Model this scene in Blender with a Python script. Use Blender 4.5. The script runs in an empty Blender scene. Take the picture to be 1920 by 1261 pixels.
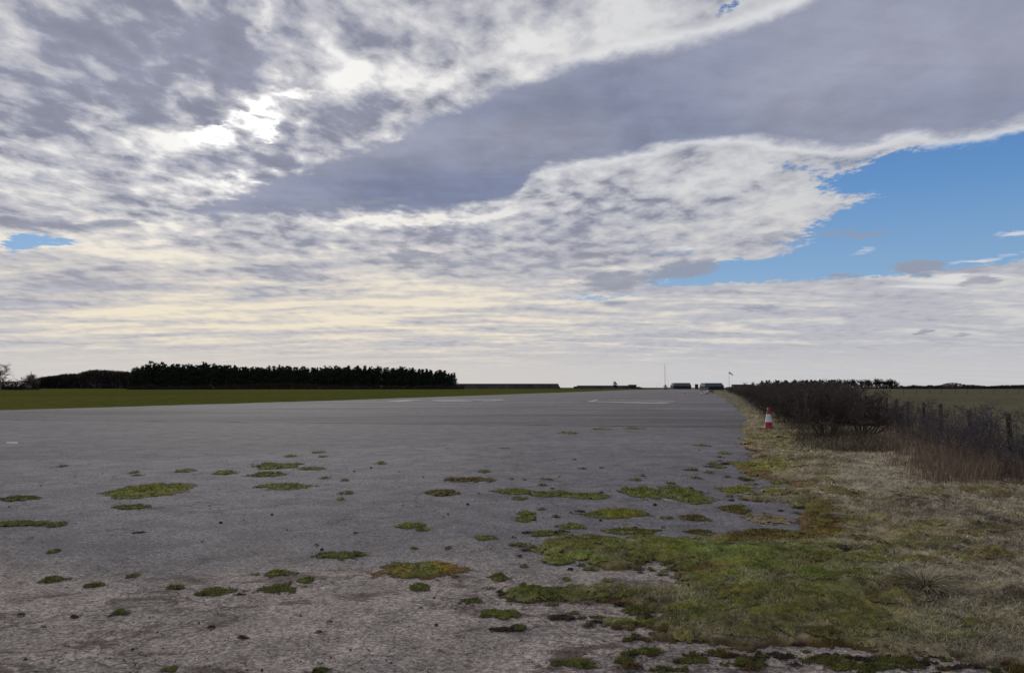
import bpy, bmesh, math, random
import numpy as np
from mathutils import Vector, Matrix

SC = bpy.context.scene
COL = SC.collection
R = math.radians

# ------------------------------------------------------------------ camera
EYE = 1.6
FPX = 1440.0                      # focal length in pixels of the 1920 wide photograph
PITCH = math.atan((726 - 630.5) / FPX)
cam_d = bpy.data.cameras.new('camera')
cam = bpy.data.objects.new('camera', cam_d)
COL.objects.link(cam)
cam.location = (0, 0, EYE)
cam.rotation_euler = (math.pi / 2 + PITCH, 0, 0)
cam_d.sensor_width = 36
cam_d.lens = 36 * FPX / 1920
cam_d.clip_start = 0.1
cam_d.clip_end = 20000
SC.camera = cam
SC.view_settings.view_transform = 'Standard'
SC.view_settings.look = 'None'
SC.view_settings.exposure = 0.0
SC.view_settings.gamma = 1.0
SC.cycles.max_bounces = 5
SC.cycles.diffuse_bounces = 2
SC.cycles.transparent_max_bounces = 8


def ray(px, py):
    a, b = (px - 960) / FPX, (630.5 - py) / FPX
    c, s = math.cos(PITCH), math.sin(PITCH)
    d = Vector((a, c - b * s, s + b * c))
    return d.normalized()


def gnd(px, py):
    """the point of the flat ground seen at a pixel of the photograph"""
    d = ray(px, py)
    t = -EYE / d.z
    return (d.x * t, d.y * t)


def azel(px, py):
    d = ray(px, py)
    return math.degrees(math.atan2(d.x, d.y)), math.degrees(math.asin(d.z))


# ------------------------------------------------------------------ sun
SUN_AZ, SUN_EL = azel(478, 232)
sl = bpy.data.lights.new('sun', 'SUN')
so = bpy.data.objects.new('sun', sl)
COL.objects.link(so)
sl.energy = 1.6
sl.angle = R(12)
sl.color = (1.0, 0.95, 0.86)
so.rotation_euler = (math.pi / 2 - R(SUN_EL), 0, math.pi - R(SUN_AZ))
so['kind'] = 'structure'


# ------------------------------------------------------------------ node expressions
class NT:
    def __init__(self, tree):
        self.t = tree
        self.t.nodes.clear()

    def node(self, kind, **kw):
        n = self.t.nodes.new(kind)
        for k, v in kw.items():
            setattr(n, k, v)
        return n

    def put(self, sock, v):
        if isinstance(v, S):
            self.t.links.new(v.s, sock)
        elif v is not None:
            if sock.type == 'RGBA' and len(v) == 3:
                v = (*v, 1)
            sock.default_value = v

    def math(self, op, a, b=None, c=None, clamp=False):
        n = self.node('ShaderNodeMath', operation=op, use_clamp=clamp)
        for i, v in enumerate((a, b, c)):
            self.put(n.inputs[i], v)
        return S(self, n.outputs[0])

    def vmath(self, op, a, b=None, scale=None):
        n = self.node('ShaderNodeVectorMath', operation=op)
        self.put(n.inputs[0], a)
        if b is not None:
            self.put(n.inputs[1], b)
        if scale is not None:
            self.put(n.inputs['Scale'], scale)
        return S(self, n.outputs['Value'] if op in ('LENGTH', 'DOT_PRODUCT', 'DISTANCE') else n.outputs[0])

    def xyz(self, v):
        n = self.node('ShaderNodeSeparateXYZ')
        self.put(n.inputs[0], v)
        return [S(self, o) for o in n.outputs]

    def vec(self, x, y, z=0.0):
        n = self.node('ShaderNodeCombineXYZ')
        for i, v in enumerate((x, y, z)):
            self.put(n.inputs[i], v)
        return S(self, n.outputs[0])

    def smooth(self, v, a, b, lo=0.0, hi=1.0, kind='SMOOTHSTEP'):
        n = self.node('ShaderNodeMapRange', interpolation_type=kind)
        for i, q in enumerate((v, a, b, lo, hi)):
            self.put(n.inputs[i], q)
        return S(self, n.outputs[0])

    def mix(self, f, a, b):
        n = self.node('ShaderNodeMix', data_type='RGBA', clamp_factor=True)
        self.put(n.inputs[0], f)
        self.put(n.inputs[6], a)
        self.put(n.inputs[7], b)
        return S(self, n.outputs[2])

    def noise(self, v, scale, detail=4.0, rough=0.5, dist=0.0, lac=2.0, color=False, dims='3D'):
        n = self.node('ShaderNodeTexNoise', noise_dimensions=dims)
        self.put(n.inputs['Vector'], v)
        self.put(n.inputs['Scale'], scale)
        self.put(n.inputs['Detail'], detail)
        self.put(n.inputs['Roughness'], rough)
        self.put(n.inputs['Distortion'], dist)
        self.put(n.inputs['Lacunarity'], lac)
        return S(self, n.outputs['Color' if color else 'Fac'])

    def voronoi(self, v, scale, feature='F1', rand=1.0, out='Distance'):
        n = self.node('ShaderNodeTexVoronoi', feature=feature)
        self.put(n.inputs['Vector'], v)
        self.put(n.inputs['Scale'], scale)
        self.put(n.inputs['Randomness'], rand)
        return S(self, n.outputs[out])

    def mapping(self, v, loc=(0, 0, 0), rot=(0, 0, 0), scale=(1, 1, 1), kind='POINT'):
        n = self.node('ShaderNodeMapping', vector_type=kind)
        self.put(n.inputs[0], v)
        n.inputs['Location'].default_value = loc
        n.inputs['Rotation'].default_value = rot
        n.inputs['Scale'].default_value = scale
        return S(self, n.outputs[0])

    def ramp(self, f, stops, interp='LINEAR'):
        n = self.node('ShaderNodeValToRGB')
        r = n.color_ramp
        r.interpolation = interp
        while len(r.elements) > 1:
            r.elements.remove(r.elements[0])
        for i, (p, c) in enumerate(stops):
            e = r.elements[0] if i == 0 else r.elements.new(p)
            e.position = p
            if not isinstance(c, (tuple, list)):
                c = (c, c, c)
            e.color = (*c[:3], 1)
        self.put(n.inputs[0], f)
        return S(self, n.outputs[0])


class S:
    def __init__(self, nt, s):
        self.n, self.s = nt, s

    def __add__(self, o): return self.n.math('ADD', self, o)
    __radd__ = __add__
    def __mul__(self, o): return self.n.math('MULTIPLY', self, o)
    __rmul__ = __mul__
    def __sub__(self, o): return self.n.math('SUBTRACT', self, o)
    def __rsub__(self, o): return self.n.math('SUBTRACT', o, self)
    def __truediv__(self, o): return self.n.math('DIVIDE', self, o)
    def __rtruediv__(self, o): return self.n.math('DIVIDE', o, self)
    def pow(self, o): return self.n.math('POWER', self, o)
    def clamp(self): return self.n.math('ADD', self, 0.0, clamp=True)
# ------------------------------------------------------------------ sky: clear Nishita sky behind layers of cloud
def make_world():
    w = bpy.data.worlds.new('World')
    SC.world = w
    w.use_nodes = True
    w.cycles.sampling_method = 'MANUAL'
    w.cycles.sample_map_resolution = 512
    N = NT(w.node_tree)
    tc = N.node('ShaderNodeTexCoord')
    d = S(N, tc.outputs['Generated'])
    x, y, z = N.xyz(d)
    zc = N.math('MAXIMUM', z, 0.0)
    az = N.math('ARCTAN2', x, y) * 57.29578
    el = N.math('ARCSINE', z) * 57.29578
    # the cloud deck as a plane overhead, so the clouds crowd together towards the horizon
    k = 1.0 / (zc + 0.085)
    P = N.vec(x * k, y * k, 0.0)
    w1 = N.noise(P, 1.0, 6, 0.6, color=True)
    w2 = N.noise(P, 7.0, 6, 0.65, color=True)
    off = N.vmath('SCALE', N.vmath('SUBTRACT', w1, (0.5, 0.5, 0.5)), scale=7.0)
    off2 = N.vmath('SCALE', N.vmath('SUBTRACT', w2, (0.5, 0.5, 0.5)), scale=4.2)
    damp = N.smooth(el, 1.0, 20.0, 0.16, 1.0, 'LINEAR')
    offs = N.vmath('MULTIPLY', N.vmath('ADD', off, off2), N.vec(1.0, damp, 0.0))
    A0 = N.vec(az, el, 0.0)
    A = N.vmath('ADD', A0, offs)
    Aw = N.vmath('ADD', A0, N.vmath('SCALE', offs, scale=0.45))
    awx, awy, _ = N.xyz(Aw)

    def after(v, c):
        # evaluate what hangs on v only once c is known (keeps the shader within its stack)
        return N.vmath('ADD', v, N.vmath('SCALE', c, scale=1e-9))

    def blob(px, py, rx, ry, rot, amp, soft=1.0, coord=None):
        a, e = azel(px, py)
        kx, ky = 57.3 / FPX * rx * math.cos(R(a)) ** 2, 57.3 / FPX * ry * math.cos(R(a))
        m = N.mapping(coord or A, (a, e, 0), (0, 0, R(rot)), (kx, ky, 1), 'TEXTURE')
        return N.smooth(N.vmath('LENGTH', m), 1.0 + 0.35 * soft, 1.0 - 0.85 * soft, 0.0, amp)

    def total(lst, coord=None, soft=1.0):
        s = None
        for b in lst:
            v = blob(*b, soft=soft, coord=coord)
            s = v if s is None else s + v
        return s

    # --- textures of the deck
    Ps = N.mapping(P, rot=(0, 0, R(-30)), scale=(1.08, 0.78, 1))
    n1 = N.noise(Ps, 2.4, 8, 0.60, 0.15)
    n2 = N.noise(Ps, 9.0, 5, 0.52, 0.25)
    n3 = N.noise(N.mapping(P, rot=(0, 0, R(8)), scale=(0.62, 1.7, 1)), 1.7, 8, 0.58, 0.4)
    nf = N.noise(Ps, 30.0, 5, 0.62)
    # --- clear sky
    sky = N.node('ShaderNodeTexSky', sky_type='NISHITA', sun_disc=False)
    sky.sun_elevation = R(SUN_EL)
    sky.sun_rotation = R(SUN_AZ)
    sky.air_density = 1.0
    sky.dust_density = 0.6
    sky.ozone_density = 1.5
    skyc = N.vmath('MULTIPLY', S(N, sky.outputs[0]), (0.040 * 1.0, 0.052, 0.088))
    blue = N.ramp(el / 40.0, [(0.0, (.50, .55, .62)), (.10, (.36, .50, .64)), (.19, (.25, .42, .62)),
                              (.33, (.14, .31, .58)), (.45, (.085, .22, .50)), (.8, (.05, .14, .36))])
    blue = N.mix(0.85, skyc, blue)

    # --- light coming through the deck
    a_s, e_s = azel(470, 235)
    sd = ray(470, 235)
    cosang = N.vmath('DOT_PRODUCT', d, tuple(sd))
    ang = N.math('ARCCOSINE', N.math('MINIMUM', cosang, 1.0)) * 57.29578
    glow = N.math('EXPONENT', ang * -0.11)
    wide = N.math('EXPONENT', ang * -0.028)

    # --- thickness of the high deck
    T = total([
        (540, 388, 150, 20, 6, .30), (700, 330, 120, 50, 10, .22),         (210, 120, 330, 120, 8, .34), (430, 70, 150, 90, 0, .20), (30, 250, 190, 90, 0, .10), (640, 25, 190, 60, 0, .16),
        (380, 300, 190, 34, 8, .26), (480, 120, 70, 70, 0, .12),
        (660, 215, 110, 40, 15, .30), (560, 285, 150, 34, 8, .20), (110, 405, 180, 18, -3, .30), (230, 412, 60, 14, 0, .22),
        (120, 545, 260, 50, 4, .26), (30, 370, 110, 20, 0, .12),
        (760, 440, 420, 28, 2, .18), (1000, 492, 260, 22, 2, .22), (560, 515, 120, 24, -6, .20),
        (1200, 400, 200, 34, 8, .12), (1180, 455, 130, 14, 2, .16), (650, 575, 480, 40, 2, -.17),
        (492, 236, 32, 20, 0, -.50), (400, 244, 34, 16, 0, -.50), (530, 180, 60, 10, 8, -.26),
        (660, 150, 60, 26, 15, -.20), (780, 170, 120, 40, 12, -.20), (880, 120, 260, 55, 10, -.17), (1120, 60, 260, 45, 12, -.24),
        (830, 398, 240, 16, 3, -.40), (1050, 345, 160, 34, 8, -.16), (1380, 300, 200, 40, 6, -.16), (1450, 370, 130, 60, 0, -.18),
        (300, 415, 110, 24, -4, -.34), (420, 350, 130, 18, 8, -.20), (240, 225, 160, 26, -14, -.20), (50, 300, 120, 40, 0, -.10),
        (190, 465, 260, 22, 2, -.26), (480, 40, 12, 60, -25, -.20), (1060, 535, 60, 14, -8, -.2),
        (300, 600, 400, 20, 2, -.12), (760, 620, 500, 26, 2, -.08)])
    warmn = N.smooth(el, 16.0, 9.0, 0.0, 1.0)
    tex = N.math('ADD', (n1 - 0.5) * 1.25, (n2 - 0.5) * 1.15)
    tex = tex + (nf - 0.5) * 0.22
    texl = (n3 - 0.5) * 1.7 + (n2 - 0.5) * 0.5
    lowk = N.smooth(el, 14.0, 6.0)
    txt = tex * (1.0 - lowk) + texl * lowk
    fade = N.smooth(el, 0.5, 5.0, 0.55, 1.15)
    th = (0.50 + T + txt * fade)
    # colours of the deck by thickness
    brite = N.mix(N.smooth(wide, 0.25, 0.9), (.60, .61, .63), (.95, .93, .905))
    brite = N.mix(N.smooth(el, 15.0, 5.0, 0.0, 1.0) * N.smooth(ang, 55.0, 12.0, 0.15, 0.95), brite, (.86, .765, .60))
    hot = N.vmath('SCALE', (1.0, .98, .94), scale=N.smooth(glow, 0.55, 0.95, 0.0, 0.8))
    brite = N.vmath('ADD', brite, hot)
    greyc = N.mix(N.smooth(el, 3.0, 14.0), (.46, .46, .51), (.285, .30, .385))
    mid = N.mix(wide, (.45, .46, .51), (.58, .58, .615))
    mid = N.mix(N.smooth(el, 13.0, 5.0) * N.smooth(ang, 40.0, 10.0, 0.0, 0.5), mid, (.70, .625, .53))
    c_lo = N.mix(N.smooth(th, 0.12, 0.56), brite, mid)
    greyc = N.vmath('SCALE', greyc, scale=N.smooth(n1 * 0.5 + n2 * 0.5, 0.32, 0.66, 1.22, 0.84))
    deck = N.mix(N.smooth(th, 0.44, 0.84), c_lo, greyc)
    # --- holes in the deck
    Aw = after(Aw, deck)
    st0 = N.noise(N.mapping(P, rot=(0, 0, R(-14)), scale=(0.6, 2.4, 1)), 5.0, 6, 0.62, 0.5)
    H = total([(1780, 292, 240, 34, 5, .95), (1620, 496, 340, 32, 2, .9), (1790, 350, 260, 105, 6, 1.0), (1660, 440, 230, 60, 0, 1.0), (1560, 330, 60, 40, 0, .45), (1510, 490, 230, 26, 4, .9),
               (1330, 512, 170, 24, 3, .85), (1900, 430, 200, 60, 0, .9), (1110, 558, 130, 12, 3, .62),
               (80, 448, 95, 22, 3, .74), (10, 462, 60, 14, 0, .5), (1365, 14, 44, 9, 22, .62), (520, 158, 50, 12, 8, .30),
               (1250, 470, 90, 12, 0, .35), (1480, 300, 70, 26, -10, .35)], coord=Aw, soft=0.75)
    H = H - N.smooth(awy - (awx - 8.0) * 0.035 - 6.5, 0.5, -0.6, 0.0, 1.3)
    hole = N.smooth((st0 - 0.5) * 0.7 + H + (n2 - 0.5) * 1.1 + (nf - 0.5) * 1.1 + (n1 - 0.5) * 0.5, 0.36, 0.74)
    col = N.mix(hole, deck, blue)

    # thin streaks lying in the blue
    Aw = after(Aw, col)
    P = after(P, col)
    st = N.noise(N.mapping(P, rot=(0, 0, R(-14)), scale=(0.5, 3.2, 1)), 2.4, 6, 0.62, 0.6)
    stm = total([(1900, 436, 90, 8, 4, .8), (1840, 480, 160, 10, 6, .7), (1270, 466, 40, 8, 0, .7), (1620, 472, 50, 8, 5, .6),
                 (1470, 330, 120, 40, -10, .42), (1800, 520, 230, 22, 2, .8)], coord=Aw)
    col = N.mix(N.smooth(stm + (st - 0.5) * 1.4, 0.45, 0.95, 0.0, 0.85), col, (.74, .73, .74))

    # --- the smooth dark bank in front
    A0b = after(A0, col)
    P = after(P, col)
    def edge(pts, coord_az):
        n = N.node('ShaderNodeFloatCurve')
        n.inputs['Factor'].default_value = 1
        c = n.mapping.curves[0]
        q = [azel(*p) for p in pts]
        q = [((a + 60) / 120, e / 50) for a, e in q]
        c.points[0].location = (0.0, q[0][1])
        c.points[1].location = (1.0, q[-1][1])
        for a, e in q:
            c.points.new(a, e)
        n.mapping.update()
        N.put(n.inputs['Value'], (coord_az + 60.0) / 120.0)
        return S(N, n.outputs[0]) * 50.0

    Ab = N.vmath('ADD', A0b, N.vmath('SCALE', offs, scale=0.30))
    bx, by, _ = N.xyz(Ab)
    up = edge([(300, 408), (390, 380), (470, 346), (600, 296), (740, 250), (860, 192), (1000, 130), (1180, 82), (1330, 48), (1440, 10), (1560, -60), (1800, -200)], bx)
    lo = edge([(300, 412), (400, 410), (500, 398), (640, 396), (860, 388), (960, 372), (1000, 330), (1150, 300), (1360, 264), (1480, 280), (1600, 290), (1700, 262), (1800, 262), (1920, 235), (2050, 200)], bx)
    # soft noise of the bank
    nb = N.noise(N.mapping(P, rot=(0, 0, R(-35)), scale=(1, 1.6, 1)), 0.9, 6, 0.5, 0.3)
    left = N.smooth(bx, -16.0, 6.0, 1.0, 0.0)
    jit = (n1 - 0.5) * 1.3 * left + (n2 - 0.5) * 1.1 + (nf - 0.5) * 0.3
    du = (up - by) + jit * 1.6
    dl = (by - lo) + jit * 1.0
    m_core = N.smooth(du, -0.1, N.smooth(bx, -15.0, 12.0, 0.8, 1.3)) * N.smooth(dl, -0.1, N.smooth(bx, 2.0, 25.0, 0.7, 0.95))
    m_edge = N.smooth(du, -0.4, 0.3) * N.smooth(dl, -0.35, 0.25)
    rim = N.mix(wide, (.66, .67, .70), (.98, .97, .95))
    bank = N.mix(N.smooth(nb, 0.30, 0.72), (.185, .215, .325), (.315, .33, .42))
    bank = N.vmath('SCALE', bank, scale=N.smooth(n1 * 0.55 + n2 * 0.25 + st * 0.2, 0.34, 0.64, 0.86, 1.20))
    bank = N.mix(N.smooth(bx, 0.0, 40.0, 0.0, 0.35), bank, (.33, .35, .45))
    col = N.mix(m_edge * N.smooth(bx, -6.0, 9.0, 0.0, 0.8), col, rim)
    col = N.mix(m_core * N.smooth(bx, -27.0, -21.0, 0.0, 0.97), col, bank)

    # --- low scud, small dark puffs
    Aw = after(Aw, col)
    sc = total([(770, 480, 62, 15, 2, .8), (1155, 524, 80, 16, 0, .9), (1290, 505, 90, 20, 3, .85), (1720, 497, 60, 17, 2, .9),
                (1460, 440, 120, 14, 0, .55), (1620, 437, 90, 16, 0, .5), (1835, 522, 60, 12, -3, .7), (1735, 622, 22, 10, 0, .7),
                (1800, 628, 20, 6, 0, .6), (1150, 566, 36, 10, 0, .6), (1420, 577, 60, 9, 0, .6), (1590, 518, 40, 8, 0, .6),
                (1050, 500, 60, 12, 0, .5), (230, 412, 55, 12, 0, .7), (640, 372, 200, 12, 8, .5), (1300, 610, 60, 8, 0, .3)], coord=Aw)
    scm = N.smooth(sc + (n2 - 0.5) * 0.8 + (n3 - 0.5) * 0.3, 0.20, 0.70, 0.0, 0.85)
    col = N.mix(scm, col, (.30, .32, .39))

    # --- pale murk along the horizon
    murk = N.mix(N.smooth(n3, 0.35, 0.65), (.55, .56, .59), (.63, .605, .585))
    murk = N.mix(N.smooth(ang, 42.0, 10.0, 0.0, 0.55), murk, (.74, .66, .56))
    col = N.mix(N.smooth(el, 3.4, 0.8, 0.0, 0.75), col, murk)
    col = N.mix(N.smooth(el, -0.2, -2.0), col, (.10, .10, .09))

    # the lightest and darkest parts far outside the view: overcast all round
    bg = N.node('ShaderNodeBackground')
    N.put(bg.inputs['Color'], N.vmath('SCALE', col, scale=10.0))
    bg.inputs['Strength'].default_value = 0.1
    out = N.node('ShaderNodeOutputWorld')
    N.t.links.new(bg.outputs[0], out.inputs['Surface'])


make_world()
# ------------------------------------------------------------------ helpers
rng = np.random.default_rng(7)


def tag(o, label=None, cat=None, group=None, kind=None):
    for k, v in (('label', label), ('category', cat), ('group', group), ('kind', kind)):
        if v:
            o[k] = v
    return o


def link(name, me, mat=None, parent=None, loc=(0, 0, 0), rz=0.0, scale=None):
    o = bpy.data.objects.new(name, me)
    COL.objects.link(o)
    o.location = loc
    o.rotation_euler = (0, 0, rz)
    if scale:
        o.scale = scale if isinstance(scale, (tuple, list)) else (scale,) * 3
    if parent:
        o.parent = parent
    if mat and me and not me.materials:
        me.materials.append(mat)
    return o


def empty(name, loc=(0, 0, 0), rz=0.0, scale=None):
    o = link(name, None, loc=loc, rz=rz, scale=scale)
    o.empty_display_size = 0.2
    return o


def mesh(name, v, f, col=None, smooth=False):
    """v (n,3), f (m,k) with k 3 or 4, col (n,3) optional base colour per vertex"""
    me = bpy.data.meshes.new(name)
    v = np.asarray(v, np.float32)
    f = np.asarray(f, np.int32)
    k = f.shape[1]
    me.vertices.add(len(v))
    me.vertices.foreach_set('co', v.ravel())
    me.loops.add(f.size)
    me.loops.foreach_set('vertex_index', f.ravel())
    me.polygons.add(len(f))
    me.polygons.foreach_set('loop_start', np.arange(0, f.size, k, dtype=np.int32))
    me.polygons.foreach_set('use_smooth', np.full(len(f), smooth, bool))
    me.update(calc_edges=True)
    if col is not None:
        a = me.color_attributes.new('tone', 'FLOAT_COLOR', 'POINT')
        c = np.ones((len(v), 4), np.float32)
        c[:, :3] = col
        a.data.foreach_set('color', c.ravel())
    return me


class MB:
    """collects shapes into one mesh"""
    def __init__(self):
        self.bm = bmesh.new()

    def box(self, c, s, rot=None, bevel=0.0):
        r = bmesh.ops.create_cube(self.bm, size=1.0)
        vs = r['verts']
        bmesh.ops.scale(self.bm, verts=vs, vec=s)
        if rot:
            bmesh.ops.rotate(self.bm, verts=vs, cent=(0, 0, 0), matrix=Matrix.Rotation(rot[1], 3, rot[0]))
        bmesh.ops.translate(self.bm, verts=vs, vec=c)
        if bevel:
            es = list({e for v in vs for e in v.link_edges})
            bmesh.ops.bevel(self.bm, geom=es, offset=bevel, segments=2, affect='EDGES', profile=0.6)
        return self

    def lathe(self, prof, n=24, c=(0, 0, 0), cap=True):
        rings = []
        for r, z in prof:
            rings.append([self.bm.verts.new((c[0] + r * math.cos(2 * math.pi * i / n), c[1] + r * math.sin(2 * math.pi * i / n), c[2] + z)) for i in range(n)])
        for a, b in zip(rings, rings[1:]):
            for i in range(n):
                self.bm.faces.new((a[i], a[(i + 1) % n], b[(i + 1) % n], b[i]))
        if cap:
            self.bm.faces.new(rings[0][::-1])
            self.bm.faces.new(rings[-1])
        return self

    def prism(self, prof, x0, x1):
        """profile in (y,z) extruded along x"""
        a = [self.bm.verts.new((x0, y, z)) for y, z in prof]
        b = [self.bm.verts.new((x1, y, z)) for y, z in prof]
        n = len(prof)
        for i in range(n):
            self.bm.faces.new((a[i], a[(i + 1) % n], b[(i + 1) % n], b[i]))
        self.bm.faces.new(a[::-1])
        self.bm.faces.new(b)
        return self

    def hull(self, lo, hi):
        """two equal point loops joined by side faces and capped"""
        a = [self.bm.verts.new(p) for p in lo]
        b = [self.bm.verts.new(p) for p in hi]
        n = len(a)
        for i in range(n):
            self.bm.faces.new((a[i], a[(i + 1) % n], b[(i + 1) % n], b[i]))
        self.bm.faces.new(a[::-1])
        self.bm.faces.new(b)
        return self

    def me(self, name, smooth=False):
        bmesh.ops.recalc_face_normals(self.bm, faces=self.bm.faces)
        m = bpy.data.meshes.new(name)
        self.bm.to_mesh(m)
        self.bm.free()
        if smooth:
            for p in m.polygons:
                p.use_smooth = True
        return m


def segs_mesh(name, P0, P1, R0, R1, sides=3, col=None):
    """tapered prisms for an array of segments"""
    P0, P1, R0, R1 = map(np.asarray, (P0, P1, R0, R1))
    n = len(P0)
    d = P1 - P0
    d = d / np.maximum(np.linalg.norm(d, axis=1, keepdims=True), 1e-6)
    up = np.where(np.abs(d[:, 2:3]) > 0.9, np.array([[1., 0, 0]]), np.array([[0, 0, 1.]]))
    a = np.cross(d, up)
    a /= np.linalg.norm(a, axis=1, keepdims=True)
    b = np.cross(d, a)
    ph = 2 * np.pi * np.arange(sides) / sides
    ring = np.cos(ph)[None, :, None] * a[:, None, :] + np.sin(ph)[None, :, None] * b[:, None, :]
    v = np.concatenate([P0[:, None, :] + ring * R0[:, None, None], P1[:, None, :] + ring * R1[:, None, None]], axis=1)
    base = (np.arange(n) * 2 * sides)[:, None, None]
    i = np.arange(sides)
    q = np.stack([i, (i + 1) % sides, (i + 1) % sides + sides, i + sides], axis=1)[None]
    f = (base + q).reshape(-1, 4)
    c = None if col is None else np.repeat(col, 2 * sides, axis=0)
    return mesh(name, v.reshape(-1, 3), f, c)


# value noise on the plane
def _hash(ix, iy, seed):
    h = (ix.astype(np.int64) * 374761393 + iy.astype(np.int64) * 668265263 + seed * 144665) & 0xffffffff
    h = ((h ^ (h >> 13)) * 1274126177) & 0xffffffff
    return ((h ^ (h >> 16)) & 0xffff) / 65535.0


def vnoise(x, y, seed=0):
    ix, iy = np.floor(x), np.floor(y)
    fx, fy = x - ix, y - iy
    fx, fy = fx * fx * (3 - 2 * fx), fy * fy * (3 - 2 * fy)
    a = _hash(ix, iy, seed) * (1 - fx) + _hash(ix + 1, iy, seed) * fx
    b = _hash(ix, iy + 1, seed) * (1 - fx) + _hash(ix + 1, iy + 1, seed) * fx
    return a * (1 - fy) + b * fy


def fbm(x, y, sc, octv=4, seed=0, gain=0.55):
    s, amp, tot = 0, 1.0, 0
    for o in range(octv):
        s = s + amp * vnoise(x * sc + 17.3 * o, y * sc - 9.1 * o, seed + o)
        tot += amp
        amp *= gain
        sc *= 2.07
    return s / tot


def sstep(a, b, v):
    t = np.clip((v - a) / (b - a), 0, 1)
    return t * t * (3 - 2 * t)


def lerp(a, b, t):
    t = np.asarray(t)
    return np.asarray(a) * (1 - t[..., None]) + np.asarray(b) * t[..., None]


# ------------------------------------------------------------------ materials
def new_mat(name):
    m = bpy.data.materials.new(name)
    m.use_nodes = True
    N = NT(m.node_tree)
    b = N.node('ShaderNodeBsdfPrincipled')
    o = N.node('ShaderNodeOutputMaterial')
    N.t.links.new(b.outputs[0], o.inputs['Surface'])
    b.inputs['Specular IOR Level'].default_value = 0.25
    return m, N, b


def simple_mat(name, c, rough=0.8, var=0.25, scale=8.0, spec=0.25, metal=0.0, bump=0.0, coord='Object', c2=None):
    m, N, b = new_mat(name)
    tc = S(N, N.node('ShaderNodeTexCoord').outputs[coord])
    n = N.noise(tc, scale, 5, 0.6)
    c2 = c2 or tuple(x * (1 - 2 * var) for x in c)
    hi = tuple(min(1, x * (1 + var)) for x in c)
    N.put(b.inputs['Base Color'], N.mix(N.smooth(n, 0.3, 0.7), c2, hi))
    b.inputs['Roughness'].default_value = rough
    b.inputs['Specular IOR Level'].default_value = spec
    b.inputs['Metallic'].default_value = metal
    if bump:
        bn = N.node('ShaderNodeBump')
        bn.inputs['Distance'].default_value = bump
        N.put(bn.inputs['Height'], n)
        N.t.links.new(bn.outputs[0], b.inputs['Normal'])
    return m


def tone_mat(name, rough=0.9, spec=0.1, scale=60.0, amt=0.35, bump=0.0, trans=0.0):
    """takes the plant's own colour from the mesh, with fine mottling"""
    m, N, b = new_mat(name)
    at = N.node('ShaderNodeAttribute', attribute_name='tone')
    pos = S(N, N.node('ShaderNodeNewGeometry').outputs['Position'])
    n = N.noise(pos, scale, 4, 0.6)
    c = N.vmath('SCALE', S(N, at.outputs['Color']), scale=N.smooth(n, 0.25, 0.75, 1 - amt, 1 + amt))
    N.put(b.inputs['Base Color'], c)
    b.inputs['Roughness'].default_value = rough
    b.inputs['Specular IOR Level'].default_value = spec
    if bump:
        bn = N.node('ShaderNodeBump')
        bn.inputs['Distance'].default_value = bump
        N.put(bn.inputs['Height'], n)
        N.t.links.new(bn.outputs[0], b.inputs['Normal'])
    return m


# ------------------------------------------------------------------ the ground
def sheet(name, pts, z, mat):
    me = bpy.data.meshes.new(name)
    me.from_pydata([(x, y, z) for x, y in pts], [], [list(range(len(pts)))])
    me.update()
    if me.polygons[0].normal.z < 0:
        me.flip_normals()
    o = link(name, me, mat)
    o['kind'] = 'structure'
    return o


def field_mat(name, c1, c2, c3, sc=0.02, rows=None):
    m, N, b = new_mat(name)
    pos = S(N, N.node('ShaderNodeNewGeometry').outputs['Position'])
    a = N.noise(N.mapping(pos, scale=(1, 0.6, 1)), sc, 5, 0.6)
    f = N.noise(pos, 0.5, 8, 0.8)
    g = N.noise(pos, sc * 7, 5, 0.65)
    c = N.mix(N.smooth(a, 0.35, 0.62), c1, c2)
    c = N.mix(N.smooth(g, 0.5, 0.8, 0, 0.7), c, c3)
    if rows:
        wv = N.noise(N.mapping(pos, rot=(0, 0, rows), scale=(1.6, 0.02, 1)), 1.0, 3, 0.6)
        c = N.mix(N.smooth(wv, 0.4, 0.65, 0, 0.55), c, c3)
    c = N.vmath('SCALE', c, scale=N.smooth(f, 0.35, 0.65, 0.62, 1.38))
    N.put(b.inputs['Base Color'], c)
    b.inputs['Roughness'].default_value = 1.0
    b.inputs['Specular IOR Level'].default_value = 0.0
    return m


M_left = field_mat('short_airfield_grass', (.064, .072, .016), (.086, .084, .023), (.105, .090, .034), 0.012)
M_right = field_mat('rough_pasture', (.100, .092, .062), (.122, .105, .075), (.088, .088, .044), 0.02, rows=R(-18))
M_far = field_mat('far_farmland', (.085, .090, .045), (.11, .10, .055), (.07, .08, .03), 0.004)

n = 96
sheet('ground', [(9000 * math.cos(2 * math.pi * i / n), 9000 * math.sin(2 * math.pi * i / n)) for i in range(n)], -0.008, M_far)

LE = [gnd(*p) for p in [(0, 768.5), (140, 765), (280, 760.5), (460, 755.5), (640, 750), (860, 742.3), (1050, 735.5), (1180, 730.6)]]
dx, dy = LE[1][0] - LE[0][0], LE[1][1] - LE[0][1]
LE = [(LE[0][0] - 3 * dx * 6, LE[0][1] - 3 * dy * 6)] + LE
LE.append((LE[-1][0] + 170, LE[-1][1] + 520))


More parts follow.
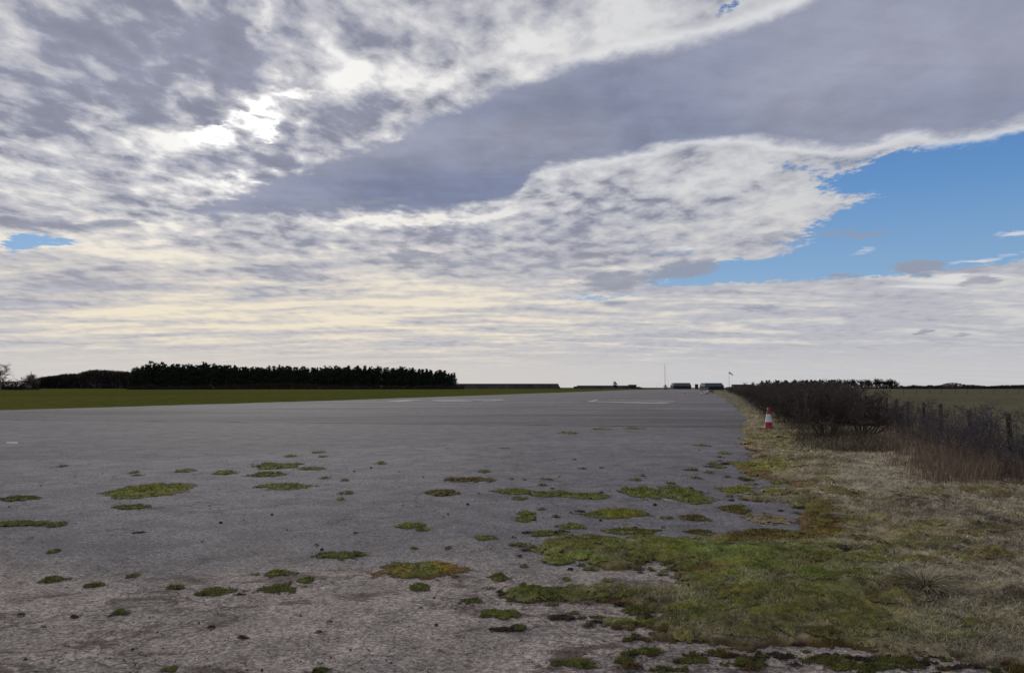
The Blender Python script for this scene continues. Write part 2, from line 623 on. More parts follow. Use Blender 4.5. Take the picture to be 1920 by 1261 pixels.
def rough_line(pts, step, amp, seed):
    out = []
    for (x0, y0), (x1, y1) in zip(pts, pts[1:]):
        k = max(1, int(math.hypot(x1 - x0, y1 - y0) / step))
        for i in range(k):
            t = i / k
            out.append((x0 + (x1 - x0) * t, y0 + (y1 - y0) * t))
    out.append(pts[-1])
    a = np.array(out)
    nn = fbm(a[:, 0], a[:, 1], 0.35, 4, seed) - 0.5
    a[:, 0] += nn * amp
    return [tuple(p) for p in a]


LEr = rough_line(LE, 0.9, 1.6, 3)
RE = [(13, -6), (13, 4.2), (9, 6), (4.2, 8), (1.9 + .26 * 12, 12), (1.9 + .26 * 60, 60), (1.8 + .262 * 150, 150), (1.6 + .263 * 400, 400), (1.6 + .263 * 1100, 1100)]
far_end = [(LE[-1][0], 1140)]
# green airfield to the left of the runway
sheet('airfield_grass', [(-2500, -60), (-2500, 3500), (LEr[-1][0], 3500)] + [(x + 1.0, y) for x, y in LEr[::-1]], -0.004, M_left)


# ------------------------------------------------------------------ old tarmac
def tarmac_mat():
    m, N, b = new_mat('weathered_tarmac')
    pos = S(N, N.node('ShaderNodeNewGeometry').outputs['Position'])
    x, y, _ = N.xyz(pos)
    big = N.noise(pos, 0.35, 5, 0.6)
    med = N.noise(pos, 1.7, 6, 0.62, 0.3)
    fine = N.noise(pos, 22.0, 8, 0.78)
    grit = N.voronoi(pos, 62.0, out='Color')
    gx, gy, gz = N.xyz(grit)
    # grey surface course
    c = N.mix(N.smooth(med, 0.3, 0.7), (.106, .100, .114), (.182, .172, .184))
    c = N.mix(N.smooth(N.noise(N.mapping(pos, rot=(0, 0, R(10)), scale=(0.6, 1.0, 1)), 0.8, 5, 0.6), 0.45, 0.7, 0, 0.5), c, (.188, .180, .190))
    # dust and laid bare concrete close by
    dl = y + x * 0.06 + (big - 0.5) * 7.0 + (med - 0.5) * 1.6
    dust = N.smooth(dl, 8.2, 6.0)
    dirt = N.mix(N.smooth(med, 0.35, 0.7), (.235, .198, .182), (.370, .312, .280))
    c = N.mix(dust * N.smooth(fine, 0.2, 0.55, 0.55, 1.0), c, dirt)
    # brown-black earthy stains in hollows, near only
    stn = N.noise(N.mapping(pos, rot=(0, 0, R(12)), scale=(0.8, 1.1, 1)), 1.9, 9, 0.76, 0.5)
    near = N.smooth(y, 8.5, 6.0)
    c = N.mix(N.smooth(stn, 0.515, 0.60) * near * 0.88, c, (.074, .048, .040))
    gs = N.noise(pos, 0.9, 6, 0.65, 0.4)
    c = N.mix(N.smooth(gs, 0.52, 0.66) * near * 0.55, c, (.115, .110, .112))
    stn2 = N.noise(N.mapping(pos, rot=(0, 0, R(5)), scale=(0.8, 1.2, 1)), 3.4, 7, 0.7, 0.3)
    c = N.mix(N.smooth(stn2, 0.56, 0.68, 0, 0.6), c, (.062, .056, .062))
    # bleached and damp areas, old patch repairs
    pr = N.voronoi(N.vmath('ADD', pos, N.vmath('SCALE', N.noise(pos, 0.7, 5, 0.65, color=True), scale=2.6)), 0.13, out='Color')
    c = N.vmath('SCALE', c, scale=N.smooth(N.xyz(pr)[0], 0.0, 1.0, 0.86, 1.13, 'LINEAR'))
    # wide darker bands beyond the joint, rubber and damp
    L = (y - 31.6) + (x - 6.0) * 0.22 + (big - 0.5) * 2.2
    far = N.smooth(L, -2.0, 1.6)
    c = N.mix(far * N.smooth(L, 30.0, 1.0, 0.0, 0.48), c, (.072, .066, .074))
    band = N.noise(N.mapping(pos, rot=(0, 0, R(-14)), scale=(0.05, 0.30, 1)), 1.0, 6, 0.6)
    c = N.mix(far * N.smooth(band, 0.47, 0.62, 0, 0.62), c, (.060, .052, .048))
    c = N.mix(N.smooth(y, 60.0, 300.0, 0.0, 0.35), c, (.175, .166, .176))
    # grit, tar flecks and open pores
    po = N.smooth(N.noise(pos, 9.0, 9, 0.88), 0.51, 0.60)
    c = N.mix(po * N.smooth(y, 40.0, 8.0, 0.20, 0.48), c, (.056, .048, .047))
    # joint
    jw = N.math('ABSOLUTE', L + (med - 0.5) * 0.7)
    c = N.mix(N.smooth(jw, 0.34, 0.10) * N.smooth(N.noise(pos, 0.5, 4, 0.6), 0.38, 0.55, 0.25, 1.0), c, (.020, .018, .017))
    # pale seam (an old construction joint) running up the runway
    s1 = N.math('ABSOLUTE', (x + 3.6) - (y - 13.0) * 0.55 + (med - 0.5) * 0.25)
    c = N.mix(N.smooth(s1, 0.10, 0.03, 0.0, 0.30) * N.smooth(y, 11.0, 12.5) * N.smooth(y, 21.0, 18.0), c, (.22, .21, .215))
    # cracks
    wob = N.vmath('ADD', pos, N.vmath('SCALE', N.noise(pos, 2.2, 5, 0.6, color=True), scale=0.9))
    ck = N.voronoi(wob, 0.75, 'DISTANCE_TO_EDGE')
    ck2 = N.voronoi(wob, 2.4, 'DISTANCE_TO_EDGE')
    crm = N.smooth(N.noise(pos, 0.6, 4, 0.6), 0.46, 0.62)
    crk = N.smooth(ck, 0.014, 0.002) * N.smooth(y, 30.0, 9.0) * N.smooth(crm, 0.0, 1.0, 0.25, 0.9)
    crk2 = N.smooth(ck2, 0.035, 0.008) * crm * N.smooth(y, 10.0, 7.0) * 0.7
    cr = N.math('MAXIMUM', crk, crk2)
    c = N.mix(cr * N.smooth(fine, 0.3, 0.6, 0.4, 0.9), c, (.034, .029, .027))
    # pitting
    pit = N.smooth(N.noise(pos, 34.0, 3, 0.6), 0.66, 0.72)
    c = N.mix(pit * N.smooth(y, 18.0, 6.0, 0.0, 0.75), c, (.035, .032, .034))
    c = N.vmath('SCALE', c, scale=N.smooth(fine, 0.28, 0.72, 0.60, 1.40) * N.smooth(gx, 0.0, 1.0, 0.60, 1.40))
    N.put(b.inputs['Base Color'], c)
    b.inputs['Roughness'].default_value = 0.92
    b.inputs['Specular IOR Level'].default_value = 0.12
    bn = N.node('ShaderNodeBump')
    bn.inputs['Distance'].default_value = 0.02
    bn.inputs['Strength'].default_value = 1.0
    N.put(bn.inputs['Height'], fine * 0.6 + med * 1.2 - cr * 0.7 - pit * 0.3 + gy * 0.10)
    N.t.links.new(bn.outputs[0], b.inputs['Normal'])
    return m


M_tarmac = tarmac_mat()
runway = sheet('runway', LEr + far_end + RE[::-1] + [(LE[0][0], -6)], 0.0, M_tarmac)


def paint_mat():
    m, N, b = new_mat('worn_white_paint')
    pos = S(N, N.node('ShaderNodeNewGeometry').outputs['Position'])
    n1 = N.noise(pos, 0.5, 6, 0.7)
    c = N.mix(N.smooth(n1, 0.32, 0.56), (.155, .148, .158), (.34, .33, .35))
    N.put(b.inputs['Base Color'], c)
    b.inputs['Roughness'].default_value = 0.8
    return m


M_paint = paint_mat()


def marking(pts, name='runway_marking'):
    return sheet(name, [gnd(*p) for p in pts], 0.004, M_paint)


# worn strokes of the big painted sign on the tarmac, left
marking([(722, 751.6), (760, 749.7), (800, 749.6), (835, 750.6), (745, 751.9)])
marking([(800, 750.0), (884, 751.2), (884, 751.9), (760, 751.4)])
marking([(810, 748.9), (944, 748.4), (944, 749.6), (925, 749.9), (925, 749.3), (810, 749.5)])
marking([(905, 751.0), (930, 750.8), (930, 751.3), (905, 751.5)])
# right
marking([(1100, 752.5), (1116, 748.9), (1123, 748.9), (1112, 752.9)])
marking([(1112, 751.9), (1225, 754.2), (1262, 754.9), (1240, 756.4), (1180, 754.9), (1112, 752.6)])
marking([(1140, 749.0), (1268, 751.2), (1262, 751.9), (1140, 749.5)])
marking([(1232, 753.2), (1263, 754.6), (1258, 755.2), (1232, 754.0)])
# a scrap of paint at the left border
marking([(14, 828.4), (32, 828.2), (34, 831.2), (10, 831.0)])
# ------------------------------------------------------------------ verge: turf, moss and thatch along the tarmac
def to_px(X, Y, Z=0.0):
    c, s = math.cos(PITCH), math.sin(PITCH)
    dz = Z - EYE
    f = Y * c + dz * s
    u = -Y * s + dz * c
    return 960 + FPX * X / f, 630.5 - FPX * u / f


VP = [(1318, 729), (1330, 735), (1350, 744), (1366, 755), (1380, 768), (1389, 780), (1390, 793), (1383, 800), (1390, 812), (1402, 823), (1398, 836), (1410, 850),
      (1411, 862), (1360, 866), (1352, 869), (1379, 878), (1395, 889), (1433, 897), (1474, 906), (1479, 914), (1436, 915), (1425, 921),
      (1440, 927), (1395, 929), (1393, 937), (1436, 942), (1486, 946), (1497, 958), (1505, 980), (1519, 1000), (1455, 1009),
      (1395, 1005), (1340, 1003), (1325, 1010), (1240, 1006), (1180, 1009), (1130, 1011), (1062, 1004), (1022, 1012), (1008, 1024),
      (1012, 1036), (1060, 1042), (1100, 1048), (1112, 1062), (1150, 1069), (1190, 1068), (1225, 1054), (1262, 1050), (1300, 1060), (1335, 1066),
      (1300, 1072), (1262, 1064), (1245, 1068), (1262, 1078), (1262, 1092), (1215, 1095), (1130, 1099), (1070, 1106), (1010, 1103), (955, 1107),
      (944, 1112), (970, 1124), (1010, 1130), (1060, 1128), (1105, 1122), (1130, 1132), (1180, 1140), (1225, 1146), (1222, 1156), (1195, 1160), (1120, 1159), (1105, 1164),
      (1118, 1172), (1200, 1174), (1228, 1178), (1196, 1188), (1205, 1198), (1250, 1206), (1300, 1204), (1330, 1213),
      (1400, 1219), (1500, 1214), (1600, 1218), (1700, 1228), (1780, 1238), (1860, 1252), (1960, 1262), (2100, 1275), (2600, 1310)]
poly = [gnd(*p) for p in VP]
poly += [(16, 3.0), (4.6 + .39 * 12, 12), (4.6 + .39 * 120, 120), (4.6 + .39 * 560, 560)]
poly = np.array(poly)


def poly_sdf(P, X, Y):
    """signed distance, positive inside"""
    n = len(P)
    d = np.full(X.shape, 1e9)
    ins = np.zeros(X.shape, bool)
    for i in range(n):
        ax, ay = P[i]
        bx, by = P[(i + 1) % n]
        ex, ey = bx - ax, by - ay
        wx, wy = X - ax, Y - ay
        t = np.clip((wx * ex + wy * ey) / (ex * ex + ey * ey + 1e-12), 0, 1)
        d = np.minimum(d, (wx - t * ex) ** 2 + (wy - t * ey) ** 2)
        c = ((ay > Y) != (by > Y))
        xi = ax + (Y - ay) / (ey if abs(ey) > 1e-12 else 1e-12) * ex
        ins ^= c & (X < xi)
    d = np.sqrt(d)
    return np.where(ins, d, -d)


def warpxy(X, Y):
    a = np.clip(Y / 12.0, 0.6, 3.0)
    wx = (fbm(X, Y, 2.2, 6, 11, 0.70) - 0.5) * 0.50 * a
    wy = (fbm(X, Y, 2.2, 6, 23, 0.70) - 0.5) * 0.50 * a
    b = np.clip(Y / 10.0, 0.7, 2.0)
    wx = wx + (fbm(X, Y, 11.0, 4, 211, 0.7) - 0.5) * 0.20 * b
    wy = wy + (fbm(X, Y, 11.0, 4, 223, 0.7) - 0.5) * 0.22 * b
    return X + wx, Y + wy


def ragged(X, Y, P=poly):
    return poly_sdf(P, *warpxy(X, Y))


def blobpx(X, Y, px, py, rx, ry):
    u, v = to_px(X, Y)
    return np.exp(-(((u - px) / rx) ** 2 + ((v - py) / ry) ** 2))


C_STRAW = (.270, .222, .145)
C_PALE = (.40, .345, .25)
C_GREEN = (.145, .160, .050)
C_BRIGHT = (.165, .215, .040)
C_YEL = (.300, .265, .030)
C_RUST = (.185, .080, .018)
C_SOIL = (.040, .030, .023)
C_MAUVE = (.150, .112, .100)
C_OLIVE = (.170, .155, .062)


def cover(X, Y, d):
    """own colour of the ground cover at a place; d distance in from the tarmac"""
    n1 = fbm(X, Y, 0.9, 5, 31)
    n2 = fbm(X, Y, 3.1, 5, 41, 0.62)
    n3 = fbm(X, Y, 9.0, 3, 51, 0.62)
    u, v = to_px(X, Y)
    c = lerp(C_OLIVE, C_STRAW, sstep(0.38, 0.58, n2))
    # straw thatch grows away from the tarmac
    st = sstep(0.10, 0.55, (u - 1500) / 420 + (n1 - 0.5) * 1.3 + (1000 - v) / 900)
    c = lerp(c, lerp(C_STRAW, C_PALE, sstep(0.45, 0.62, n3)), st * sstep(0.30, 0.55, n2 + 0.1))
    mv = np.clip(blobpx(X, Y, 1880, 990, 170, 90) + blobpx(X, Y, 1720, 960, 90, 20) * 0.8, 0, 1)
    c = lerp(c, C_MAUVE, mv * sstep(0.4, 0.6, n2) * 0.8)
    pl = blobpx(X, Y, 1640, 890, 130, 26) + blobpx(X, Y, 1720, 935, 200, 22) * 0.7 + blobpx(X, Y, 1660, 1090, 120, 20) * 0.5
    c = lerp(c, C_PALE, np.clip(pl, 0, 1) * sstep(0.35, 0.6, n2) * 0.8)
    gr = np.clip(blobpx(X, Y, 1430, 1075, 150, 50) + blobpx(X, Y, 1120, 1035, 130, 32) * 1.3 + blobpx(X, Y, 1400, 878, 60, 14)
                 + blobpx(X, Y, 1560, 1110, 120, 40) * 0.5 + blobpx(X, Y, 1330, 1150, 140, 26) * 0.6 + blobpx(X, Y, 1740, 1195, 180, 26) * 0.45
                 + blobpx(X, Y, 1000, 1114, 60, 14) + blobpx(X, Y, 1200, 1168, 90, 10) + blobpx(X, Y, 1300, 1040, 100, 14), 0, 1.2)
    c = lerp(c, lerp(C_GREEN, C_BRIGHT, sstep(0.4, 0.62, n2)), np.clip(gr * sstep(0.30, 0.52, n1 * 0.5 + n2 * 0.5), 0, 1) * 0.9)
    ye = np.clip(blobpx(X, Y, 1735, 1010, 60, 14) + blobpx(X, Y, 1700, 1062, 80, 14) + blobpx(X, Y, 1850, 925, 60, 14) * .6 + blobpx(X, Y, 1430, 880, 60, 10)
                 + blobpx(X, Y, 1590, 1165, 180, 18) * .4 + blobpx(X, Y, 1380, 1060, 40, 8) * .6, 0, 1)
    c = lerp(c, C_YEL, ye * sstep(0.42, 0.56, n2) * 0.85)
    # bare dark soil
    so = sstep(0.56, 0.64, fbm(X, Y, 1.6, 5, 77, 0.6)) * 0.6 + blobpx(X, Y, 1800, 1225, 200, 14) * .7 + blobpx(X, Y, 1740, 1150, 80, 8) * .8 + blobpx(X, Y, 1700, 960, 30, 8) * .8
    c = lerp(c, C_SOIL, np.clip(so, 0, 1) * sstep(0.4, 0.6, n3) * 0.8)
    ed = sstep(0.09, 0.02, d + (n3 - 0.5) * 0.08)
    c = lerp(c, (.070, .046, .026), ed * 0.8)
    # rusty moss hugging the tarmac
    ew = 0.13 + 0.55 * blobpx(X, Y, 1545, 965, 55, 50) + 0.25 * blobpx(X, Y, 1430, 1012, 130, 18) + .3 * blobpx(X, Y, 1330, 1075, 60, 20) + 0.02 * Y * (Y > 12)
    ru = sstep(1.0, 0.35, d / ew + (n2 - 0.5) * 1.6) * (0.30 + 0.8 * np.clip(blobpx(X, Y, 1545, 965, 70, 55) + blobpx(X, Y, 1420, 1012, 150, 16) + blobpx(X, Y, 1330, 1078, 60, 20) + blobpx(X, Y, 1420, 860, 50, 40) + blobpx(X, Y, 1480, 900, 50, 16), 0, 0.9))
    far = sstep(12, 20, Y)
    c = lerp(c, lerp(C_RUST, (.13, .085, .016), sstep(0.45, 0.65, n3)), ru * 0.85 * (1 - far * 0.3))
    c = lerp(c, (.085, .080, .040), sstep(35, 70, Y) * 0.7)
    m5 = fbm(X, Y, 5.5, 4, 95, 0.65)
    c = c * (0.35 + 1.3 * fbm(X, Y, 20.0, 4, 91, 0.8))[..., None] * (0.25 + 1.5 * m5)[..., None]
    return c


def vheight(X, Y, d):
    e = sstep(0.0, 0.10, d)
    e2 = sstep(0.0, 1.2, d)
    a = np.clip(8 / np.maximum(Y, 4), 0.3, 1)
    return 0.005 + e * 0.010 + e * fbm(X, Y, 8.0, 4, 61, 0.65) * 0.030 + e2 * fbm(X, Y, 1.1, 3, 71) * 0.10 + e2 * fbm(X, Y, 3.4, 4, 73, 0.6) ** 2 * 0.13 * a


rows = [1.6 * 768 / s for s in np.arange(292, 24, -1.0)]
while rows[-1] < 560:
    rows.append(rows[-1] * 1.035)
rows = np.array(rows)
us = np.concatenate([np.arange(-0.03, 0.72, 0.0016), np.arange(0.73, 1.4, 0.02)])
YY, UU = np.meshgrid(rows, us, indexing='ij')
XX = YY * UU
D = ragged(XX, YY)
keep = D > 0
cell = keep[:-1, :-1] & keep[1:, :-1] & keep[:-1, 1:] & keep[1:, 1:]
ids = np.arange(XX.size).reshape(XX.shape)
fc = np.stack([ids[:-1, :-1], ids[:-1, 1:], ids[1:, 1:], ids[1:, :-1]], -1)[cell]
used = np.unique(fc)
remap = np.zeros(XX.size, np.int64)
remap[used] = np.arange(len(used))
X_, Y_, D_ = XX.ravel()[used], YY.ravel()[used], D.ravel()[used]
cnt4 = np.zeros(XX.shape, int)
cnt4[:-1, :-1] += cell
cnt4[1:, :-1] += cell
cnt4[:-1, 1:] += cell
cnt4[1:, 1:] += cell
Z_ = vheight(X_, Y_, D_)
Z_ = np.where(cnt4.ravel()[used] == 4, Z_, 0.002)
me = mesh('verge', np.stack([X_, Y_, Z_], 1), remap[fc], cover(X_, Y_, D_) * 0.92, smooth=True)
M_verge = tone_mat('verge_turf', scale=120.0, amt=0.45, bump=0.02)
vo = link('verge', me, M_verge)
vo['kind'] = 'structure'

# pasture beyond the fence
sheet('field', [(2.5 + .39 * -8, -8), (2.5 + .41 * 12 + 4, 12), (4.6 + .39 * 120, 120), (4.6 + .39 * 560, 560), (700, 1500), (2500, 1500), (2500, -60), (30, -60)], 0.16 * 0 - 0.002, M_right)


# ------------------------------------------------------------------ blades of grass, as ground cover
def blades(name, X, Y, Z, L, W, C, lean, seed=1, mat=None, curl=0.5):
    r = np.random.default_rng(seed)
    n = len(X)
    th = r.uniform(0, 2 * np.pi, n)
    ln = lean * r.uniform(0.5, 1.2, n)
    dirv = np.stack([np.cos(th) * np.sin(ln), np.sin(th) * np.sin(ln), np.cos(ln)], 1)
    side = np.stack([-np.sin(th + r.normal(0, .5, n)), np.cos(th), np.zeros(n)], 1)
    p = np.stack([X, Y, Z], 1)
    mid = p + dirv * L[:, None] * 0.55
    tip = mid + (dirv * np.array([1 + curl, 1 + curl, 0.55])) * L[:, None] * 0.45
    tip[:, 2] = np.maximum(tip[:, 2], Z + 0.003)
    w = side * W[:, None] * 0.5
    v = np.stack([p - w, p + w, mid + w * 0.8, mid - w * 0.8, tip], 1)
    b = (np.arange(n) * 5)[:, None]
    f = np.concatenate([b + np.array([0, 1, 2]), b + np.array([0, 2, 3]), b + np.array([3, 2, 4])])
    c = np.repeat(C, 5, axis=0)
    o = link(name, mesh(name, v.reshape(-1, 3), f, c), mat)
    return o


M_blade = tone_mat('grass_blades', scale=20.0, amt=0.3)


def scatter(n, y0, y1, u0, u1, seed):
    """points spread evenly as seen from the path: dense near, sparse far"""
    r = np.random.default_rng(seed)
    s = r.uniform(1 / y1, 1 / y0, n)
    Y = 1 / s
    X = Y * r.uniform(u0, u1, n)
    return X, Y, r


X, Y, r = scatter(330000, 3.9, 34, -0.02, 0.74, 5)
d = ragged(X, Y)
k = (d > 0.015)
X, Y, d = X[k], Y[k], d[k]
n = len(X)
dens = fbm(X, Y, 2.0, 4, 101)
u, v = to_px(X, Y)
straw = sstep(0.0, 0.5, (u - 1480) / 420 + (fbm(X, Y, 0.9, 5, 31) - 0.5) * 1.3 + (1000 - v) / 900)
kk = r.uniform(0, 1, n) < sstep(0.30, 0.55, dens) * 0.8 + 0.25
X, Y, d, straw = X[kk], Y[kk], d[kk], straw[kk]
n = len(X)
L = (0.016 + 0.034 * r.uniform(0, 1, n) ** 2 + straw * 0.034 * r.uniform(0.2, 1, n)) * sstep(-0.05, 0.25, d) * np.clip(Y / 10, 1, 1.8)
W = np.maximum(0.0022, 0.00055 * Y) * r.uniform(0.7, 1.5, n)
C = cover(X, Y, d) * r.uniform(0.55, 1.9, n)[:, None]
dry = (r.uniform(0, 1, n) < 0.20 + 0.25 * straw)
C[dry] = np.array(C_PALE) * r.uniform(0.7, 1.3, dry.sum())[:, None]
lean = 0.8 + straw * 0.55 + r.normal(0, 0.2, n)
g = blades('grass', X, Y, vheight(X, Y, d) - 0.003, L, W, C, lean, 9, M_blade)
tag(g, 'short matted green and straw-coloured grass covering the verge', 'grass', kind='stuff')


# tussock by the lower right
def tussock(px, py, rad, nbl, cols, label, hgt=0.18):
    x0, y0 = gnd(px, py)
    r = np.random.default_rng(int(px))
    a = r.uniform(0, 2 * np.pi, nbl)
    rr = rad * r.uniform(0, 1, nbl) ** 0.6 * 0.35
    L = hgt * r.uniform(0.5, 1.1, nbl)
    p = np.stack([np.cos(a) * rr, np.sin(a) * rr, np.full(nbl, 0.02)], 1)
    ln = 0.35 + rr / rad * 2.2 + r.normal(0, 0.12, nbl)
    pts = [p]
    for q in range(3):
        ln = ln + 0.28
        p = p + np.stack([np.cos(a) * np.sin(ln), np.sin(a) * np.sin(ln), np.cos(ln)], 1) * (L / 3)[:, None]
        p[:, 2] = np.maximum(p[:, 2], 0.015)
        pts.append(p)
    P0 = np.concatenate(pts[:-1])
    P1 = np.concatenate(pts[1:])
    R = np.repeat([0.0024, 0.002, 0.0013], nbl)
    c = np.array(cols)[r.integers(0, len(cols), nbl)] * r.uniform(0.6, 1.3, nbl)[:, None]
    me = segs_mesh('tussock', P0, P1, R, R * 0.75, 3, np.tile(c, (3, 1)))
    zz = float(vheight(np.array([x0]), np.array([y0]), np.array([1.0]))[0])
    o = link('grass_tussock', me, M_blade, loc=(x0, y0, zz - 0.02))
    tag(o, label, 'tussock', 'tussocks standing in the verge')


tussock(1735, 1128, 0.30, 900, [C_PALE, C_STRAW, (.12, .12, .06)], 'large spreading tussock of pale straw low on the right verge', 0.2)
tussock(1600, 1052, 0.18, 350, [C_STRAW, C_MAUVE, C_SOIL], 'small dark brown tussock in the verge above the big pale tussock', 0.13)
tussock(1560, 978, 0.20, 300, [C_PALE, C_STRAW], 'wispy straw tussock beside the rusty moss at the tarmac corner', 0.12)


# ------------------------------------------------------------------ moss on the tarmac
M_moss = tone_mat('moss', scale=160.0, amt=0.5, bump=0.01)


def moss_geo(cx, cy, rx, ry, seed, kind, tear=1.0):
    """a low cushion with a torn outline; returns origin, verts, faces, colours (local)"""
    x0, y0 = gnd(cx, cy)
    xr = gnd(cx + rx, cy)[0] - x0
    yr = (gnd(cx, cy - ry)[1] - gnd(cx, cy + ry)[1]) / 2
    r = np.random.default_rng(seed)
    nx = int(np.clip(rx * 1.5, 12, 120))
    ny = int(np.clip(ry * 4.5, 10, 60))
    gx, gy = np.meshgrid(np.linspace(-1.7, 1.7, nx), np.linspace(-1.7, 1.7, ny))
    gx = gx + r.uniform(-.5, .5, gx.shape) * 3.4 / nx
    gy = gy + r.uniform(-.5, .5, gy.shape) * 3.4 / ny
    asp = max(1.0, min(3.0, xr / yr))

    def field(u, w):
        q = fbm(u * asp + seed * 1.7, w + seed * 0.9, 1.5, 5, seed % 97, 0.68) - 0.5
        q2 = fbm(x0 + u * xr, y0 + w * yr, 16.0, 3, 5, 0.7) - 0.5
        return 0.86 - np.sqrt(u * u + w * w) + q * 2.1 * tear + q2 * 0.75 * tear

    fv = field(gx, gy)
    idx = np.arange(gx.size).reshape(gx.shape)
    c4 = np.stack([idx[:-1, :-1], idx[:-1, 1:], idx[1:, 1:], idx[1:, :-1]], -1)
    keep = (fv.ravel()[c4] > 0).sum(-1) >= 3
    q4 = c4[keep]
    if len(q4) == 0:
        q4 = c4[ny // 2:ny // 2 + 1, nx // 2]
    us_, inv = np.unique(q4, return_inverse=True)
    q4 = inv.reshape(-1, 4)
    u, w, fe = gx.ravel()[us_], gy.ravel()[us_], np.clip(fv.ravel()[us_], 0, 1)
    hs = min(1.5, max(0.6, math.sqrt(yr / 0.3)))

    def height(PX, PY, fe):
        return 0.003 + sstep(0, .45, fe) * (0.004 + 0.036 * fbm(PX, PY, 12.0, 4, 3, 0.7) ** 1.3) * hs

    def colour(PX, PY, fe):
        tt = 1 - fe * 1.6
        n1 = fbm(PX, PY, 5.0, 4, 13)
        n2 = fbm(PX, PY, 19.0, 4, 19, 0.7)
        c = lerp(C_GREEN, C_BRIGHT, sstep(0.35, 0.6, n1))
        c = lerp(c, (.20, .20, .045), sstep(0.46, 0.62, n2) * (0.7 if kind != 'dull' else 0.4))
        c = lerp(c, (.120, .105, .045), sstep(0.52, 0.36, n2) * 0.6)
        if kind == 'dull':
            c = lerp(c, (.115, .115, .040), sstep(0.3, 0.6, n1) * 0.75)
        if kind == 'orange':
            c = lerp(c, (.40, .22, .012), sstep(0.50, 0.58, n1 * 0.65 + n2 * 0.35) * 0.9)
            c = lerp(c, (.15, .060, .012), sstep(0.55, 0.95, tt + (n2 - .5)) * 0.8)
        if kind == 'yellow':
            c = lerp(c, (.25, .22, .03), sstep(0.42, 0.58, n1) * 0.6)
        if kind == 'rust':
            c = lerp(c, (.125, .070, .030), sstep(0.35, 0.55, n1) * 0.8)
        if kind == 'dead':
            c = lerp(C_SOIL, (.075, .050, .042), n1)
        c = lerp(c, (.080, .062, .040), sstep(0.62, 0.98, tt + (n2 - .5) * 0.8) * 0.6)
        return c * (0.25 + 1.5 * n2)[..., None]

    PX, PY = x0 + u * xr, y0 + w * yr
    V = np.stack([u * xr, w * yr, height(PX, PY, fe)], 1)
    col = colour(PX, PY, fe)
    F = np.concatenate([q4[:, [0, 1, 2]], q4[:, [0, 2, 3]]])
    # fuzz
    nb = int(min(16000, max(80, rx * ry * 16)))
    bu, bw = r.uniform(-1.6, 1.6, nb), r.uniform(-1.6, 1.6, nb)
    bf = field(bu, bw)
    k = bf > -0.02
    bu, bw, bf = bu[k], bw[k], np.clip(bf[k], 0, 1)
    nb = len(bu)
    L = r.uniform(0.005, 0.020, nb) * (0.6 + bf) * (0.6 if kind == 'dead' else 1) * np.clip(y0 / 8, 0.9, 1.8)
    W = np.maximum(0.003, 0.0007 * y0) * r.uniform(.7, 1.6, nb)
    th = r.uniform(0, 2 * np.pi, nb)
    sx, sy = np.cos(th) * W / 2, np.sin(th) * W / 2
    lx, ly = r.normal(0, .6, nb) * L, r.normal(0, .6, nb) * L
    bx, by = bu * xr, bw * yr
    hz = height(x0 + bx, y0 + by, bf) - 0.002
    bv = np.stack([np.stack([bx - sx, by - sy, hz], 1), np.stack([bx + sx, by + sy, hz], 1), np.stack([bx + lx, by + ly, hz + L], 1)], 1)
    bc = colour(x0 + bx, y0 + by, bf) * r.uniform(0.5, 1.9, nb)[:, None]
    V2 = np.concatenate([V, bv.reshape(-1, 3)])
    F2 = np.concatenate([F, len(V) + np.arange(nb * 3).reshape(-1, 3)])
    C2 = np.concatenate([col, np.repeat(bc, 3, axis=0)])
    return (x0, y0), V2, F2, C2


